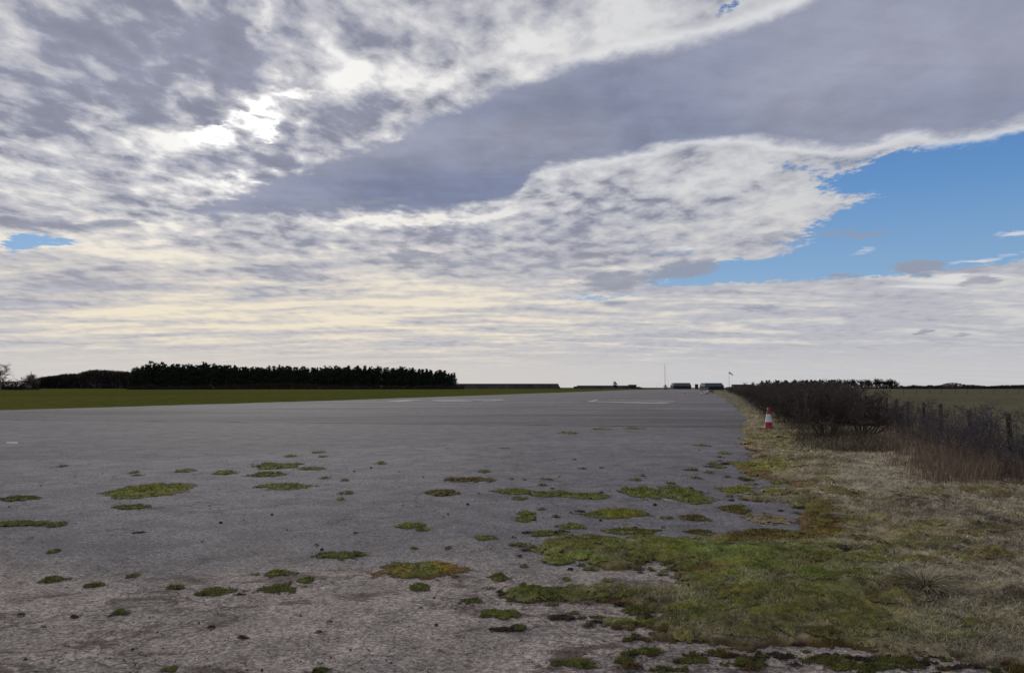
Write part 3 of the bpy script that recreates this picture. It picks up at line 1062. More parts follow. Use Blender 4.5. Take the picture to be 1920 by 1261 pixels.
MOSS = [  # px, py, rx, ry, kind, label
    (280, 920, 88, 15, 'yellow', 'widest green moss patch on the left half of the tarmac'),
    (540, 912, 66, 7, 'yellow', 'long flat green moss patch right of the widest left patch'),
    (512, 873, 48, 6, 'bright', 'bright green moss patch at the far side of the left cluster'),
    (586, 879, 32, 3, 'bright', 'thin moss streak right of the farthest bright left patch'),
    (500, 890, 34, 5, 'dull', 'moss patch just below the farthest bright left patch'),
    (424, 886, 26, 4, 'bright', 'small moss patch at the left end of the far left cluster'),
    (348, 883, 18, 3.2, 'bright', 'small oval moss patch above the widest left patch'),
    (36, 935, 36, 5, 'dull', 'green moss strip at the left border beside the widest left patch'),
    (30, 982, 50, 6, 'dull', 'dark green moss strip running in from the left border'),
    (105, 983, 30, 4, 'dull', 'short dark moss strip right of the one at the left border'),
    (246, 951, 40, 4, 'dull', 'narrow broken moss strip under the widest left patch'),
    (640, 1041, 52, 8, 'dull', 'flat green moss patch up and left of the orange-flowered patch'),
    (786, 1067, 92, 22, 'orange', 'big thick moss cushion with orange and yellow tops in the foreground'),
    (786, 1102, 24, 7, 'dull', 'small moss tuft just below the orange-topped cushion'),
    (514, 1075, 36, 7, 'bright', 'green moss cushion up and left of a darker long one'),
    (522, 1103, 52, 11, 'dull', 'long dark green moss cushion in the left foreground'),
    (574, 1088, 16, 6, 'bright', 'tiny bright moss cushion beside the long dark one'),
    (402, 1110, 32, 8, 'dull', 'oval dark moss cushion left of the long dark one'),
    (96, 1086, 32, 7, 'dull', 'olive moss patch alone near the left border of the foreground'),
    (940, 1084, 28, 8, 'dull', 'round green moss cushion right of the orange-topped one'),
    (886, 1126, 20, 6, 'dull', 'little dark moss cushion above the bright foreground clump'),
    (940, 1152, 42, 9, 'bright', 'bright green moss clump in the middle foreground'),
    (972, 1177, 16, 6, 'dull', 'small moss tuft beside a dark dead patch in the foreground'),
    (1084, 1242, 42, 11, 'dull', 'moss clump nearest the bottom border of the photo'),
    (908, 1009, 22, 5, 'bright', 'small green moss cushion above and right of the orange-topped one'),
    (766, 986, 28, 6, 'bright', 'green moss cushion in the middle with a smaller one at its right'),
    (794, 993, 16, 3, 'bright', 'tiny moss cushion touching the middle cushion from the right'),
    (830, 924, 36, 6, 'rust', 'moss patch with rusty edge at the left end of the middle row'),
    (964, 922, 42, 6, 'bright', 'left piece of the long green moss band across the middle'),
    (1020, 926, 44, 7, 'bright', 'brightest piece of the long green moss band across the middle'),
    (1100, 930, 62, 6, 'bright', 'right piece of the long green moss band across the middle'),
    (1200, 922, 42, 12, 'bright', 'left half of the double moss patch near the right edge of the tarmac'),
    (1280, 926, 50, 15, 'bright', 'right half of the double moss patch near the right edge of the tarmac'),
    (1152, 963, 74, 10, 'yellow', 'lime green moss tongue below the double patch'),
    (985, 962, 20, 4, 'bright', 'small upper moss cushion of a pair left of the lime green tongue'),
    (988, 973, 28, 6, 'bright', 'lower moss cushion of a pair left of the lime green tongue'),
    (1076, 986, 32, 6, 'bright', 'moss cushion just above the big green peninsula of turf'),
    (1175, 996, 66, 7, 'rust', 'long moss strip between the lime tongue and the turf'),
    (1024, 1000, 40, 6, 'bright', 'moss strip at the left tip of the turf peninsula'),
    (1300, 971, 32, 7, 'rust', 'rusty green moss patch below the double patch'),
    (1380, 956, 40, 7, 'rust', 'rusty moss patch beside the square corner of bare tarmac'),
    (1380, 920, 42, 6, 'yellow', 'yellow green moss strip right of the double patch'),
    (1428, 996, 62, 5, 'rust', 'long rust brown moss streak on the bare corner of tarmac'),
    (1306, 997, 24, 4, 'rust', 'short rust brown moss patch left of the long brown streak'),
    (880, 900, 50, 5, 'rust', 'brownish moss strip at the far side of the middle row'),
    (1050, 1054, 24, 5, 'dull', 'small pale moss patch under the turf peninsula'),
    (1186, 1144, 28, 8, 'dull', 'round moss cushion in the gap below the turf peninsula'),
    (1055, 1158, 34, 8, 'dead', 'flat patch of dark dead moss right of the bright foreground clump'),
    (950, 1180, 40, 5, 'dead', 'dark dead moss streak below the bright foreground clump'),
    (1400, 872, 26, 5, 'yellow', 'yellow green moss at the edge of the tarmac under the traffic cone'),
]
for i, (cx, cy, rx, ry, kd, lab) in enumerate(MOSS):
    (x0, y0), V, F, Cc = moss_geo(cx, cy, rx, ry, 100 + i * 7, kd, 0.5 if rx > 60 else 0.8)
    o = link('moss_patch', mesh('moss_patch', V, F, Cc), M_moss, loc=(x0, y0, 0))
    tag(o, lab, 'moss', 'moss patches growing on the tarmac')

# specks and crumbs of moss too small to count
sp = []
rr = random.Random(5)
fixed = [(118, 874, 8, 1.6), (714, 868, 13, 2), (910, 884, 14, 2.2), (546, 855, 14, 1.6), (600, 848, 14, 1.5), (606, 856, 8, 1.2), (250, 886, 10, 2), (258, 891, 10, 1.5),
         (1066, 811, 20, 2), (1185, 803, 22, 1.5), (1130, 805, 22, 1.4), (1316, 835, 18, 1.7), (1362, 850, 14, 2), (1350, 857, 8, 1.5), (1294, 881, 16, 2), (1330, 886, 9, 2), (1306, 896, 12, 2.4),
         (1192, 900, 13, 2), (1206, 892, 8, 1.4), (608, 896, 10, 2), (648, 900, 9, 2), (652, 924, 14, 3), (636, 936, 8, 2), (1043, 968, 10, 2), (1017, 955, 8, 1.5), (974, 935, 16, 3),
         (102, 1034, 14, 3), (250, 1080, 13, 4), (330, 1102, 16, 4), (176, 1098, 18, 4), (960, 1022, 8, 2), (978, 1022, 16, 4), (985, 1062, 8, 2.5), (980, 1096, 8, 3), (842, 1028, 8, 2), (776, 1028, 8, 2),
         (1030, 899, 8, 1.4), (1256, 906, 8, 1.6), (1018, 898, 5, 1.4), (982, 899, 6, 1.4), (960, 898, 5, 1.2), (1334, 1035, 8, 3), (1060, 1086, 8, 3), (222, 1150, 20, 6), (1268, 1158, 20, 5),
         (1180, 1200, 12, 4), (1210, 1222, 30, 5), (1170, 1240, 20, 6), (1300, 1238, 40, 6), (1400, 1245, 50, 6), (1540, 1238, 60, 6), (1640, 1250, 50, 6), (1240, 1256, 26, 6), (320, 1255, 16, 5), (600, 1258, 20, 5)]
for f in fixed:
    sp.append((*f, 'dull'))
for q in range(46):
    if q < 20:
        cx, cy = rr.uniform(880, 1400), rr.uniform(840, 1050)
    else:
        cx, cy = rr.uniform(0, 1300), rr.uniform(850, 1260) 
    s_ = rr.uniform(0.3, 1.0)
    sp.append((cx, cy, 14 * s_, 1.5 * s_ * (cy - 700) / 250, rr.choice(['dull', 'dead', 'dead', 'dead'])))
for q in range(70):
    t_ = rr.random()
    cx = 1180 + 760 * t_
    cy = 1214 + 30 * t_ + abs(rr.gauss(0, 18))
    s_ = rr.uniform(0.4, 1.5)
    sp.append((cx, cy, 20 * s_, 3.2 * s_, rr.choice(['dull', 'dead', 'dead', 'rust'])))
for q in range(160):      # crumbs along the ragged edge of the verge
    p = VP[rr.randrange(12, len(VP) - 4)]
    s_ = rr.uniform(0.4, 1.2)
    sp.append((p[0] + rr.gauss(-8, 16), p[1] + rr.gauss(0, 7), 15 * s_, 2.4 * s_, rr.choice(['dull', 'rust', 'bright', 'dead'])))
Vs, Fs, Cs, o_ = [], [], [], 0
for i, (cx, cy, rx, ry, kd) in enumerate(sp):
    (x0, y0), V, F, Cc = moss_geo(cx, cy, rx, ry, 900 + i * 3, kd)
    Vs.append(V + np.array([x0, y0, 0]))
    Fs.append(F + o_)
    Cs.append(Cc)
    o_ += len(V)
o = link('moss', mesh('moss', np.concatenate(Vs), np.concatenate(Fs), np.concatenate(Cs)), M_moss)
tag(o, 'crumbs of moss and dirt scattered over the tarmac', 'moss', kind='stuff')

# cushions of moss and short turf swelling out of the verge itself
Vs, Fs, Cs, o_ = [], [], [], 0
lst = []
for q in range(46):
    lst.append((rr.uniform(1015, 1330), rr.uniform(1012, 1058), 26, 6, 'bright' if rr.random() < .65 else 'yellow'))
for q in range(22):
    lst.append((rr.uniform(960, 1230), rr.uniform(1106, 1124), 24, 6, 'bright' if rr.random() < .4 else 'dull'))
for q in range(26):
    lst.append((rr.gauss(1545, 28), rr.gauss(966, 26), 22, 6, 'rust'))
for q in range(22):
    lst.append((rr.uniform(1330, 1520), rr.gauss(1012, 6), 24, 4, 'rust'))
for q in range(60):
    lst.append((rr.uniform(1280, 1640), rr.uniform(1040, 1200), 36, 10, rr.choice(['bright', 'yellow', 'dull', 'dull'])))
for q in range(60):
    lst.append((rr.uniform(1400, 1900), rr.uniform(930, 1230), 34, 9, rr.choice(['yellow', 'dull', 'dead', 'dead', 'rust'])))
for q in range(30):
    lst.append((rr.uniform(1390, 1500), rr.uniform(815, 930), 24, 3.5, rr.choice(['yellow', 'bright', 'rust', 'dead'])))
for i, (cx, cy, rx, ry, kd) in enumerate(lst):
    s_ = rr.uniform(.5, 1.3)
    (x0, y0), V, F, Cc = moss_geo(cx, cy, rx * s_, ry * s_, 3000 + i * 3, kd)
    wx_, wy_ = V[:, 0] + x0, V[:, 1] + y0
    dd_ = ragged(wx_, wy_)
    zz_ = vheight(wx_, wy_, np.clip(dd_, 0, None)) * (dd_ > 0)
    if dd_.min() < 0.0:
        zz_ = zz_ * 0 + np.clip(zz_, 0, None)
    Vs.append(np.stack([wx_, wy_, V[:, 2] + zz_ + .002], 1))
    Fs.append(F + o_)
    cv_ = cover(wx_, wy_, np.clip(dd_, 0.3, None))
    mixk = 0.25 if kd == 'rust' else (0.75 if kd == 'dead' else 0.45)
    Cs.append(Cc * 1.25 * (1 - mixk) + cv_ * 1.5 * mixk)
    o_ += len(V)
o = link('turf_moss', mesh('turf_moss', np.concatenate(Vs), np.concatenate(Fs), np.concatenate(Cs)), M_moss)
tag(o, 'cushions of moss and short turf swelling out of the verge', 'moss', kind='stuff')

# grit and small stones lying on the tarmac
X, Y, r = scatter(2600, 3.9, 30, -0.72, 0.45, 77)
n = len(X)
sz = r.uniform(0.003, 0.009, n) * np.where(r.uniform(0, 1, n) < 0.05, 2.0, 1.0) * np.clip(Y / 9, .8, 1.6)
oc = np.array([(1, 0, 0), (0, 1, 0), (-1, 0, 0), (0, -1, 0), (0, 0, .8), (0, 0, -.4)], float)
V = oc[None] * sz[:, None, None] * r.uniform(0.6, 1.3, (n, 6, 3))
V[:, :, 0] += X[:, None]
V[:, :, 1] += Y[:, None]
V[:, :, 2] += sz[:, None] * 0.3
of = np.array([(0, 1, 4), (1, 2, 4), (2, 3, 4), (3, 0, 4), (1, 0, 5), (2, 1, 5), (3, 2, 5), (0, 3, 5)])
F = (np.arange(n) * 6)[:, None, None] + of[None]
cc = np.where(r.uniform(0, 1, n)[:, None] < 0.62, np.array([[.045, .04, .04]]), np.array([[.22, .21, .20]])) * r.uniform(.6, 1.3, n)[:, None]
o = link('gravel', mesh('gravel', V.reshape(-1, 3), F.reshape(-1, 3), np.repeat(cc, 6, axis=0)), tone_mat('stones', rough=0.8, scale=80))
tag(o, 'loose grit and small stones lying on the tarmac', 'gravel', kind='stuff')
# ------------------------------------------------------------------ woody plants
def wood_mat(name, c, c2, scale=30.0):
    return simple_mat(name, c, rough=0.95, scale=scale, spec=0.08, c2=c2)


M_twig = wood_mat('dark_hawthorn_twigs', (.098, .078, .072), (.046, .036, .036))
M_twig2 = wood_mat('mauve_grey_twigs', (.125, .108, .118), (.050, .042, .046))
M_bark = wood_mat('grey_bark', (.075, .066, .060), (.035, .030, .028), 6.0)
M_fartwig = wood_mat('bare_twigs', (.17, .13, .105), (.085, .068, .058), 2.0)
M_needle = simple_mat('pine_needles', (.020, .032, .016), rough=0.9, scale=0.5, spec=0.1, c2=(.010, .017, .010))
M_needle2 = simple_mat('evergreen_leaves', (.022, .028, .018), rough=0.9, scale=0.5, spec=0.1, c2=(.012, .016, .012))


def grow(r, starts, depth, shrink=0.68, spread=0.55, kids=(2, 4), wig=0.22, up=0.12, rmin=0.003, sub=3, along=True, rtaper=0.62):
    """starts: (pos, dir, length, radius); returns segment arrays by level"""
    out = []
    cur = [(Vector(p), Vector(d).normalized(), l, rad) for p, d, l, rad in starts]
    for lv in range(depth):
        nxt = []
        seg = []
        for p, d, l, rad in cur:
            q = p.copy()
            dd = d.copy()
            nodes = []
            for s in range(sub):
                dd = (dd + Vector((r.normal(0, wig), r.normal(0, wig), r.normal(0, wig) + up))).normalized()
                q2 = q + dd * (l / sub)
                ra = rad * (1 - (1 - rtaper) * s / sub)
                rb = rad * (1 - (1 - rtaper) * (s + 1) / sub)
                seg.append((q, q2, max(ra, rmin), max(rb, rmin)))
                nodes.append((q2, dd.copy(), rb))
                q = q2
            if lv < depth - 1:
                for _ in range(r.integers(kids[0], kids[1] + 1)):
                    pn, dn, rn = nodes[r.integers(0 if along else sub - 1, sub)]
                    ax = Vector((r.normal(), r.normal(), r.normal())).cross(dn)
                    if ax.length < 1e-4:
                        continue
                    dk = Matrix.Rotation(r.normal(spread, 0.2), 3, ax.normalized()) @ dn
                    nxt.append((pn, dk, l * shrink * r.uniform(0.7, 1.15), rn * 0.62))
        out.append(seg)
        cur = nxt
    return out


def seg_arrays(levels):
    s = [x for lv in levels for x in lv]
    return (np.array([a[0][:] for a in s]), np.array([a[1][:] for a in s]), np.array([a[2] for a in s]), np.array([a[3] for a in s]))


def shrub_meshes(seed, height, width, stems, depth, kids, rmin, lean=0.5, rad0=0.02, up=0.06, name='twigs', low=0.1):
    r = np.random.default_rng(seed)
    st = []
    for i in range(stems):
        a = r.uniform(0, 6.28)
        rr = r.uniform(0, 0.10) * width
        ln = abs(r.normal(lean, 0.25))
        d = (math.cos(a) * math.sin(ln), math.sin(a) * math.sin(ln), math.cos(ln))
        st.append(((math.cos(a) * rr, math.sin(a) * rr, -0.05), d, height * r.uniform(0.35, 0.55), rad0 * r.uniform(0.6, 1.2)))
    lv = grow(r, st, depth, shrink=0.66, spread=0.75, kids=kids, wig=0.20, up=up, rmin=rmin)
    a = seg_arrays(lv[:1])
    b = seg_arrays(lv[1:])
    allz = np.concatenate([a[1], b[1]])
    k = height / np.percentile(allz[:, 2], 97)
    kw = (width / 2) / np.percentile(np.hypot(allz[:, 0], allz[:, 1]), 97)
    for s in (a, b):
        for q in (0, 1):
            s[q][:, 2] *= k
            s[q][:, :2] *= kw
            zq = s[q][:, 2]
            over = zq > height * .92
            zq[over] = height * .92 + (zq[over] - height * .92) * 0.5
            if s is b:
                s[q][:, 2] = np.where(zq < low, low + (low - zq) * 0.3, zq)
    return segs_mesh('stem', *a, 5), segs_mesh(name, *b, 3)


hedge_var = [shrub_meshes(40 + i, 1.72, 2.3, 12, 5, (3, 4), 0.0055, lean=0.35, rad0=0.024, name='twigs', low=0.3) for i in range(4)]
thin_var = [shrub_meshes(60 + i, 1.30, 2.1, 7, 5, (2, 4), 0.0042, lean=0.5, rad0=0.016, name='twigs') for i in range(4)]


def shrub(var, loc, rz, scale, label, group, name='hawthorn_shrub', cat='shrub', mat=None):
    e = empty(name, loc, rz, scale)
    tag(e, label, cat, group)
    link('stem', var[0], mat or M_twig, e)
    link('twigs', var[1], mat or M_twig, e)
    return e


# the long hedge beside the runway, one thing made of many shrubs
hedge = empty('hedge', (2.9 + .28 * 30, 30, 0))
tag(hedge, 'long dark leafless hedge running beside the runway to the horizon', 'hedge')
hr = random.Random(3)
yy = 29.0
cnt = 0
while cnt < 100 and yy < 620:
    st = 1.0 + max(0, yy - 45) * 0.034
    x = 3.5 + .283 * yy + hr.uniform(-.15, .15)
    s = 0.98 * hr.uniform(0.93, 1.10) * (1.0 + 0.0004 * yy)
    v = hedge_var[hr.randrange(4)]
    wid = max(1.0, st / 1.5)
    mb_scale = (s * min(1.5 + wid * 0.2, 2.4), s * wid * 1.15, s * 0.98)
    hv = link('shrub', v[1], M_twig, hedge, loc=(x - hedge.location.x, yy - 30, 0), rz=0, scale=mb_scale)
    if yy < 60:
        link('stem', v[0], M_twig, hv)
    yy += st
    cnt += 1
# inner mass of crossed older wood that closes the hedge further off
r = np.random.default_rng(8)
nn = 6000
t = 36 * (600 / 36) ** r.uniform(0, 1, nn)
px_ = 3.5 + .283 * t + r.normal(0, 0.35, nn) * np.clip(t / 60, 1, 4)
hz = r.uniform(0.30, 1.62, nn)
P0 = np.stack([px_, t, hz], 1)
dd = r.normal(0, 1, (nn, 3)) * np.array([0.35, 0.5, 0.5]) * np.clip(t / 80, 0.6, 3)[:, None]
dd[:, 2] = np.clip(dd[:, 2], -0.3, 0.35)
P1 = P0 + dd
P1[:, 2] = np.clip(P1[:, 2], 0.2, 1.74)
rw = np.clip(t * 0.00045, 0.012, 0.14)
o = link('old_wood', segs_mesh('old_wood', P0 - np.array(hedge.location), P1 - np.array(hedge.location), rw, rw * 0.6, 3), M_twig, hedge)

# the two big shrubs at the near end of the hedge
nearA = shrub_meshes(91, 1.66, 2.5, 22, 5, (3, 4), 0.0055, lean=0.40, rad0=0.026, low=0.55)
xA, yA = gnd(1556, 829)
shrub(nearA, (xA, yA, 0), 0.4, 1.0, 'big bare multi-stemmed hawthorn at the near end of the hedge', None)
nearB = shrub_meshes(97, 1.76, 3.6, 16, 5, (3, 4), 0.0055, lean=0.55, rad0=0.04, low=0.7)
xB, yB = gnd(1502, 797)
shrub(nearB, (xB + 0.8, yB + 1.5, 0), 1.2, (1.1, 1.1, 0.98), 'leafless hawthorn just behind the near end shrub of the hedge', None)
nearC = shrub_meshes(99, 1.45, 2.8, 16, 5, (3, 4), 0.0055, lean=0.50, rad0=0.03, low=0.4)
shrub(nearC, (xA + 1.9, yA + 2.2, 0), 2.2, 1.0, 'leafless hawthorn filling the right side of the near end of the hedge', None)


# saplings along the fence: (photo x of the middle, distance, scale, label)
def fence_x(y):
    return 3.65 + .39 * y


for i, (px, dist, s, lab) in enumerate([
    (1640, 31.0, 0.86, 'low bare sapling shrub nearest the end of the hedge'),
    (1692, 25.5, 0.88, 'bare sapling shrub half way between the hedge end and the third nearest post'),
    (1738, 21.0, 0.93, 'bare sapling shrub just left of the third nearest fence post'),
    (1824, 16.4, 0.94, 'bare spiky sapling shrub in front of the second nearest fence post'),
    (1870, 14.8, 0.95, 'bare spiky sapling shrub just left of the nearest fence post'),
    (1920, 13.2, 0.92, 'bare sapling shrub right of the nearest fence post'),
    (1668, 27.0, 0.86, 'low bare sapling shrub between the hedge end and the fence'),
    (1716, 22.5, 0.92, 'bare sapling shrub on the fence line, second from the hedge end'),
    (1762, 19.5, 0.95, 'bare sapling shrub before the third nearest fence post'),
    (1800, 17.3, 0.90, 'bare spiky sapling shrub left of the second nearest fence post'),
    (1846, 15.6, 0.92, 'bare spiky sapling shrub between the two nearest fence posts'),
    (1893, 13.9, 0.90, 'bare twisted sapling shrub in front of the nearest fence post'),
    (1960, 12.6, 0.90, 'bare sapling shrub cut by the right border of the photo')]):
    x = (px - 960) / FPX * dist
    shrub(thin_var[i % 4], (x, dist, 0), i * 1.7, s, lab, 'bare saplings along the fence', mat=M_twig2)

# ------------------------------------------------------------------ fence
M_post = simple_mat('weathered_post_wood', (.060, .050, .044), rough=0.95, scale=14, c2=(.028, .023, .021), bump=0.004)
M_wire = simple_mat('rusty_wire', (.10, .085, .075), rough=0.7, metal=0.5)
fence = empty('fence', (fence_x(14.3), 14.3, 0))
tag(fence, 'post and wire fence of dark wooden stakes behind the saplings', 'fence')
fys = [7.6, 10.9, 14.3, 17.8, 22.0, 25.6, 29.5, 33.9, 38.0, 42.5, 47.5, 53, 58, 63, 68, 73, 78, 84, 90]
fr = random.Random(2)
tops = []
for y in fys:
    m = MB().lathe([(0.048, -0.3), (0.05, 0.4), (0.047, 1.08), (0.040, 1.12), (0.0, 1.13)], 9, cap=False)
    bmesh.ops.rotate(m.bm, verts=m.bm.verts, cent=(0, 0, 0), matrix=Matrix.Rotation(fr.gauss(0, .03), 3, 'X') @ Matrix.Rotation(fr.gauss(0, .03), 3, 'Y'))
    h = fr.uniform(0.94, 1.04)
    link('post', m.me('post', True), M_post, fence, loc=(fence_x(y) - fence.location.x, y - 14.3, 0), scale=(1, 1, h))
for z in (0.30, 0.62, 0.98):
    P0, P1 = [], []
    for a, b in zip(fys, fys[1:]):
        for s in range(4):
            q = []
            for t in (s / 4, (s + 1) / 4):
                y = a + (b - a) * t
                q.append((fence_x(y) - .05 - fence.location.x, y - 14.3, z - 0.03 * math.sin(math.pi * t)))
            P0.append(q[0])
            P1.append(q[1])
    link('wire', segs_mesh('wire', P0, P1, np.full(len(P0), .0022), np.full(len(P0), .0022), 4), M_wire, fence)

# far stakes of another fence across the pasture
ff = empty('field_fence', (100, 190, 0))
tag(ff, 'distant line of thin stakes crossing the pasture on the right', 'fence')
pm = MB().lathe([(0.05, -0.2), (0.05, 1.05), (0.03, 1.1)], 7).me('post')
for i in range(26):
    px = 1500 + i * 24
    link('post', pm, M_post, ff, loc=((px - 960) / FPX * 190 - 100, fr.uniform(-.3, .3), 0), scale=(1, 1, fr.uniform(.8, 1.1)))

# ------------------------------------------------------------------ tall dead stalks in front of the fence
X, Y, r = scatter(60000, 12.0, 62, 0.36, 0.72, 33)
lo_x = 2.9 + .28 * Y
dF = fence_x(Y) - X          # distance on our side of the fence
uu, vv = to_px(X, Y)
band_w = 2.6 + (fbm(X, Y, 0.6, 3, 5) - 0.5) * 2.0
k = (dF > -0.9) & (dF < band_w) & (uu > 1560) & (r.uniform(0, 1, len(X)) < sstep(0.25, 0.6, fbm(X, Y, 1.3, 4, 15)) * sstep(3.0, 0.8, dF) * 0.62 + 0.05)
X, Y, dF = X[k], Y[k], dF[k]
n = len(X)
L = r.uniform(0.20, 0.62, n) * sstep(2.9, 0.6, dF) + 0.10
W = np.maximum(0.004, 0.0005 * Y) * r.uniform(.7, 1.5, n)
c = lerp((.115, .072, .055), (.23, .18, .135), fbm(X, Y, 2.0, 3, 9)) * r.uniform(.6, 1.5, n)[:, None]
hi = r.uniform(0, 1, n) < 0.05
c[hi] = (.34, .28, .20)
g = blades('dead_stalks', X, Y, np.zeros(n) + 0.02, L, W, c, 0.22 + np.abs(r.normal(0, .12, n)), 4, M_blade, curl=0.1)
tag(g, 'tall reddish brown dead stalks standing in front of the fence', 'stalks', kind='stuff')
# rank grass at the foot of the hedge
X, Y, r = scatter(60000, 18.0, 130, 0.24, 0.50, 34)
side = X - (2.9 + .28 * Y)
k = (side > -1.7) & (side < 1.5) & (r.uniform(0, 1, len(X)) < sstep(0.3, 0.6, fbm(X, Y, .9, 3, 16)) * sstep(-1.8, -0.2, side) + .05)
X, Y, side = X[k], Y[k], side[k]
n = len(X)
L = r.uniform(0.10, 0.40, n) * sstep(-2.0, -0.1, side) + 0.04
W = np.maximum(0.004, 0.0006 * Y) * r.uniform(.7, 1.5, n)
c = lerp((.075, .060, .040), (.17, .14, .10), fbm(X, Y, 1.0, 3, 9)) * r.uniform(.6, 1.5, n)[:, None]
g = blades('dead_grass', X, Y, np.zeros(n) + 0.02, L, W, c, 0.4 + np.abs(r.normal(0, .25, n)), 5, M_blade, curl=0.3)
tag(g, 'rank straw-coloured grass growing at the foot of the hedge', 'grass', kind='stuff')


# ------------------------------------------------------------------ traffic cones
M_red = simple_mat('faded_red_plastic', (.27, .026, .022), rough=0.55, scale=12, spec=0.35, c2=(.19, .020, .020))
M_sleeve = simple_mat('reflective_white_sleeve', (.54, .59, .68), rough=0.35, scale=18, spec=0.5, c2=(.46, .50, .60))
M_scuff = simple_mat('dark_scuff', (.10, .12, .17), rough=0.7)
M_dark = simple_mat('black_rubber', (.022, .021, .022), rough=0.85)
M_base = simple_mat('worn_red_base', (.22, .035, .028), rough=0.75, scale=10, c2=(.15, .10, .08))


def cone(x, y, h, label, rz=0.3, group=None, base_mat=None, white=(.30, .68), body=None):
    e = empty('traffic_cone', (x, y, 0.0), rz)
    tag(e, label, 'cone', group)
    k = h / 0.8
    zb = 0.045

    def rad(t):
        return (0.150 + (0.043 - 0.150) * t) * k
    mb = MB().box((0, 0, zb / 2 * k), (0.46 * k, 0.46 * k, zb * k), bevel=0.012 * k)
    link('base', mb.me('base'), base_mat or M_base, e)
    prof = [(0.175 * k, zb * k), (0.158 * k, zb * k + 0.02 * k)]
    for i in range(1, 9):
        t = i / 8
        prof.append((rad(t), (zb + (0.8 - zb) * t) * k))
    prof.append((rad(1) * 0.7, 0.802 * k))
    link('body', MB().lathe(prof, 32).me('body', True), body or M_red, e)
    sl_ = []
    for i in range(7):
        t = white[0] + (white[1] - white[0]) * i / 6
        sl_.append((rad(t) + 0.004 * k, (zb + (0.8 - zb) * t) * k))
    s = link('sleeve', MB().lathe(sl_, 32, cap=False).me('sleeve', True), M_sleeve, e)
    return e, s, rad, k


xc, yc = gnd(1441, 807)
e, s, rad, k = cone(xc, yc, 0.80, 'red traffic cone with white reflective sleeve on the mossy verge', rz=0.35)
e.location.z = 0.05
e.rotation_euler = (R(0.5), R(1.5), 0.35)
# the dark scuffed mark on the sleeve
mk = MB()
for (dz, da, w, h_) in ((0.49, -0.06, .016, .020), (0.455, 0.12, .022, .012), (0.41, -0.02, .012, .018), (0.43, .25, .010, .010)):
    t = (dz - 0.045) / 0.755
    a = -math.pi / 2 - 0.35 + da
    rr_ = rad(t) + 0.007
    mk.box((rr_ * math.cos(a), rr_ * math.sin(a), dz), (w, w * .5, h_), rot=None)
link('scuff_mark', mk.me('scuff_mark'), M_scuff, s)

x, y = gnd(1283.5, 736.8)
cone(x, y, 0.95, 'far small cone standing alone out on the runway', group=None, base_mat=M_dark, white=(.22, .9))
x, y = gnd(1316, 740.3)
cone(x, y, 0.85, 'pale far cone with a dark top at the end of the hedge', base_mat=M_dark, white=(.10, .72), body=M_dark)
x, y = gnd(1326, 738.0)
cone(x, y, 1.15, 'far red and white cone against the hedge foot', base_mat=M_dark, white=(.35, .85))
x, y = gnd(1322, 738.6)
cone(x, y, 0.8, 'far cone lying mostly hidden beside the red and white one', base_mat=M_dark, white=(.15, .9), body=M_dark)

# low red barrier by the hedge
x, y = gnd(1334, 737.5)
e = empty('barrier', (x, y, 0), 0.15)
tag(e, 'low faded red road barrier in front of the far hedge', 'barrier')
M_barrier = simple_mat('faded_barrier_red', (.22, .045, .035), rough=0.7, c2=(.13, .04, .034))
link('board', MB().box((0, 0, .62), (1.25, .10, .34), bevel=.02).me('board'), M_barrier, e)
link('rail', MB().box((0, 0, .25), (1.25, .06, .12), bevel=.01).me('rail'), M_barrier, e)
for sx in (-.5, .5):
    link('foot', MB().box((sx, 0, .05), (.12, .55, .10), bevel=.01).box((sx, 0, .28), (.06, .05, .44)).me('foot'), M_dark, e)

# ------------------------------------------------------------------ bits in the foreground
M_card = simple_mat('white_litter', (.72, .74, .78), rough=0.5, c2=(.5, .52, .58))
M_dry = simple_mat('dry_stem', (.46, .42, .34), rough=0.9, c2=(.26, .23, .18))
x, y = gnd(1583, 945)
m = MB().hull([(-.04, -.02, .0), (.02, -.03, .0), (.05, .01, .0), (-.01, .03, .0)], [(-.03, -.01, .05), (.01, -.02, .07), (.04, .0, .03), (-.01, .02, .045)])
o = link('litter', m.me('litter'), M_card, loc=(x, y, .05), rz=.5)
tag(o, 'crumpled scrap of white litter beside the rusty moss', 'litter')


def stick(pts, rad, label, mat=M_dry, name='straw'):
    P = [Vector((*gnd(p[0], p[1]), 0)) for p in pts]
    o0 = P[0].copy()
    Q = [p - o0 + Vector((0, 0, pts[i][2])) for i, p in enumerate(P)]
    rs = np.linspace(rad, rad * .5, len(Q))
    o = link(name, segs_mesh(name, [q[:] for q in Q[:-1]], [q[:] for q in Q[1:]], rs[:-1], rs[1:], 6), mat, loc=o0)
    tag(o, label, 'stem')


stick([(1600, 1082, .05), (1612, 1070, .05), (1617, 1063, .06)], .004, 'short pale stem lying on the turf above the dark tussock')
stick([(1466, 1030, .07), (1477, 1042, .06), (1487, 1053, .05)], .0035, 'thin pale stem lying across the green turf')
stick([(1242, 939, .03), (1254, 941, .03), (1267, 943, .02)], .008, 'pale bleached twig lying below the double moss patch', name='twig')

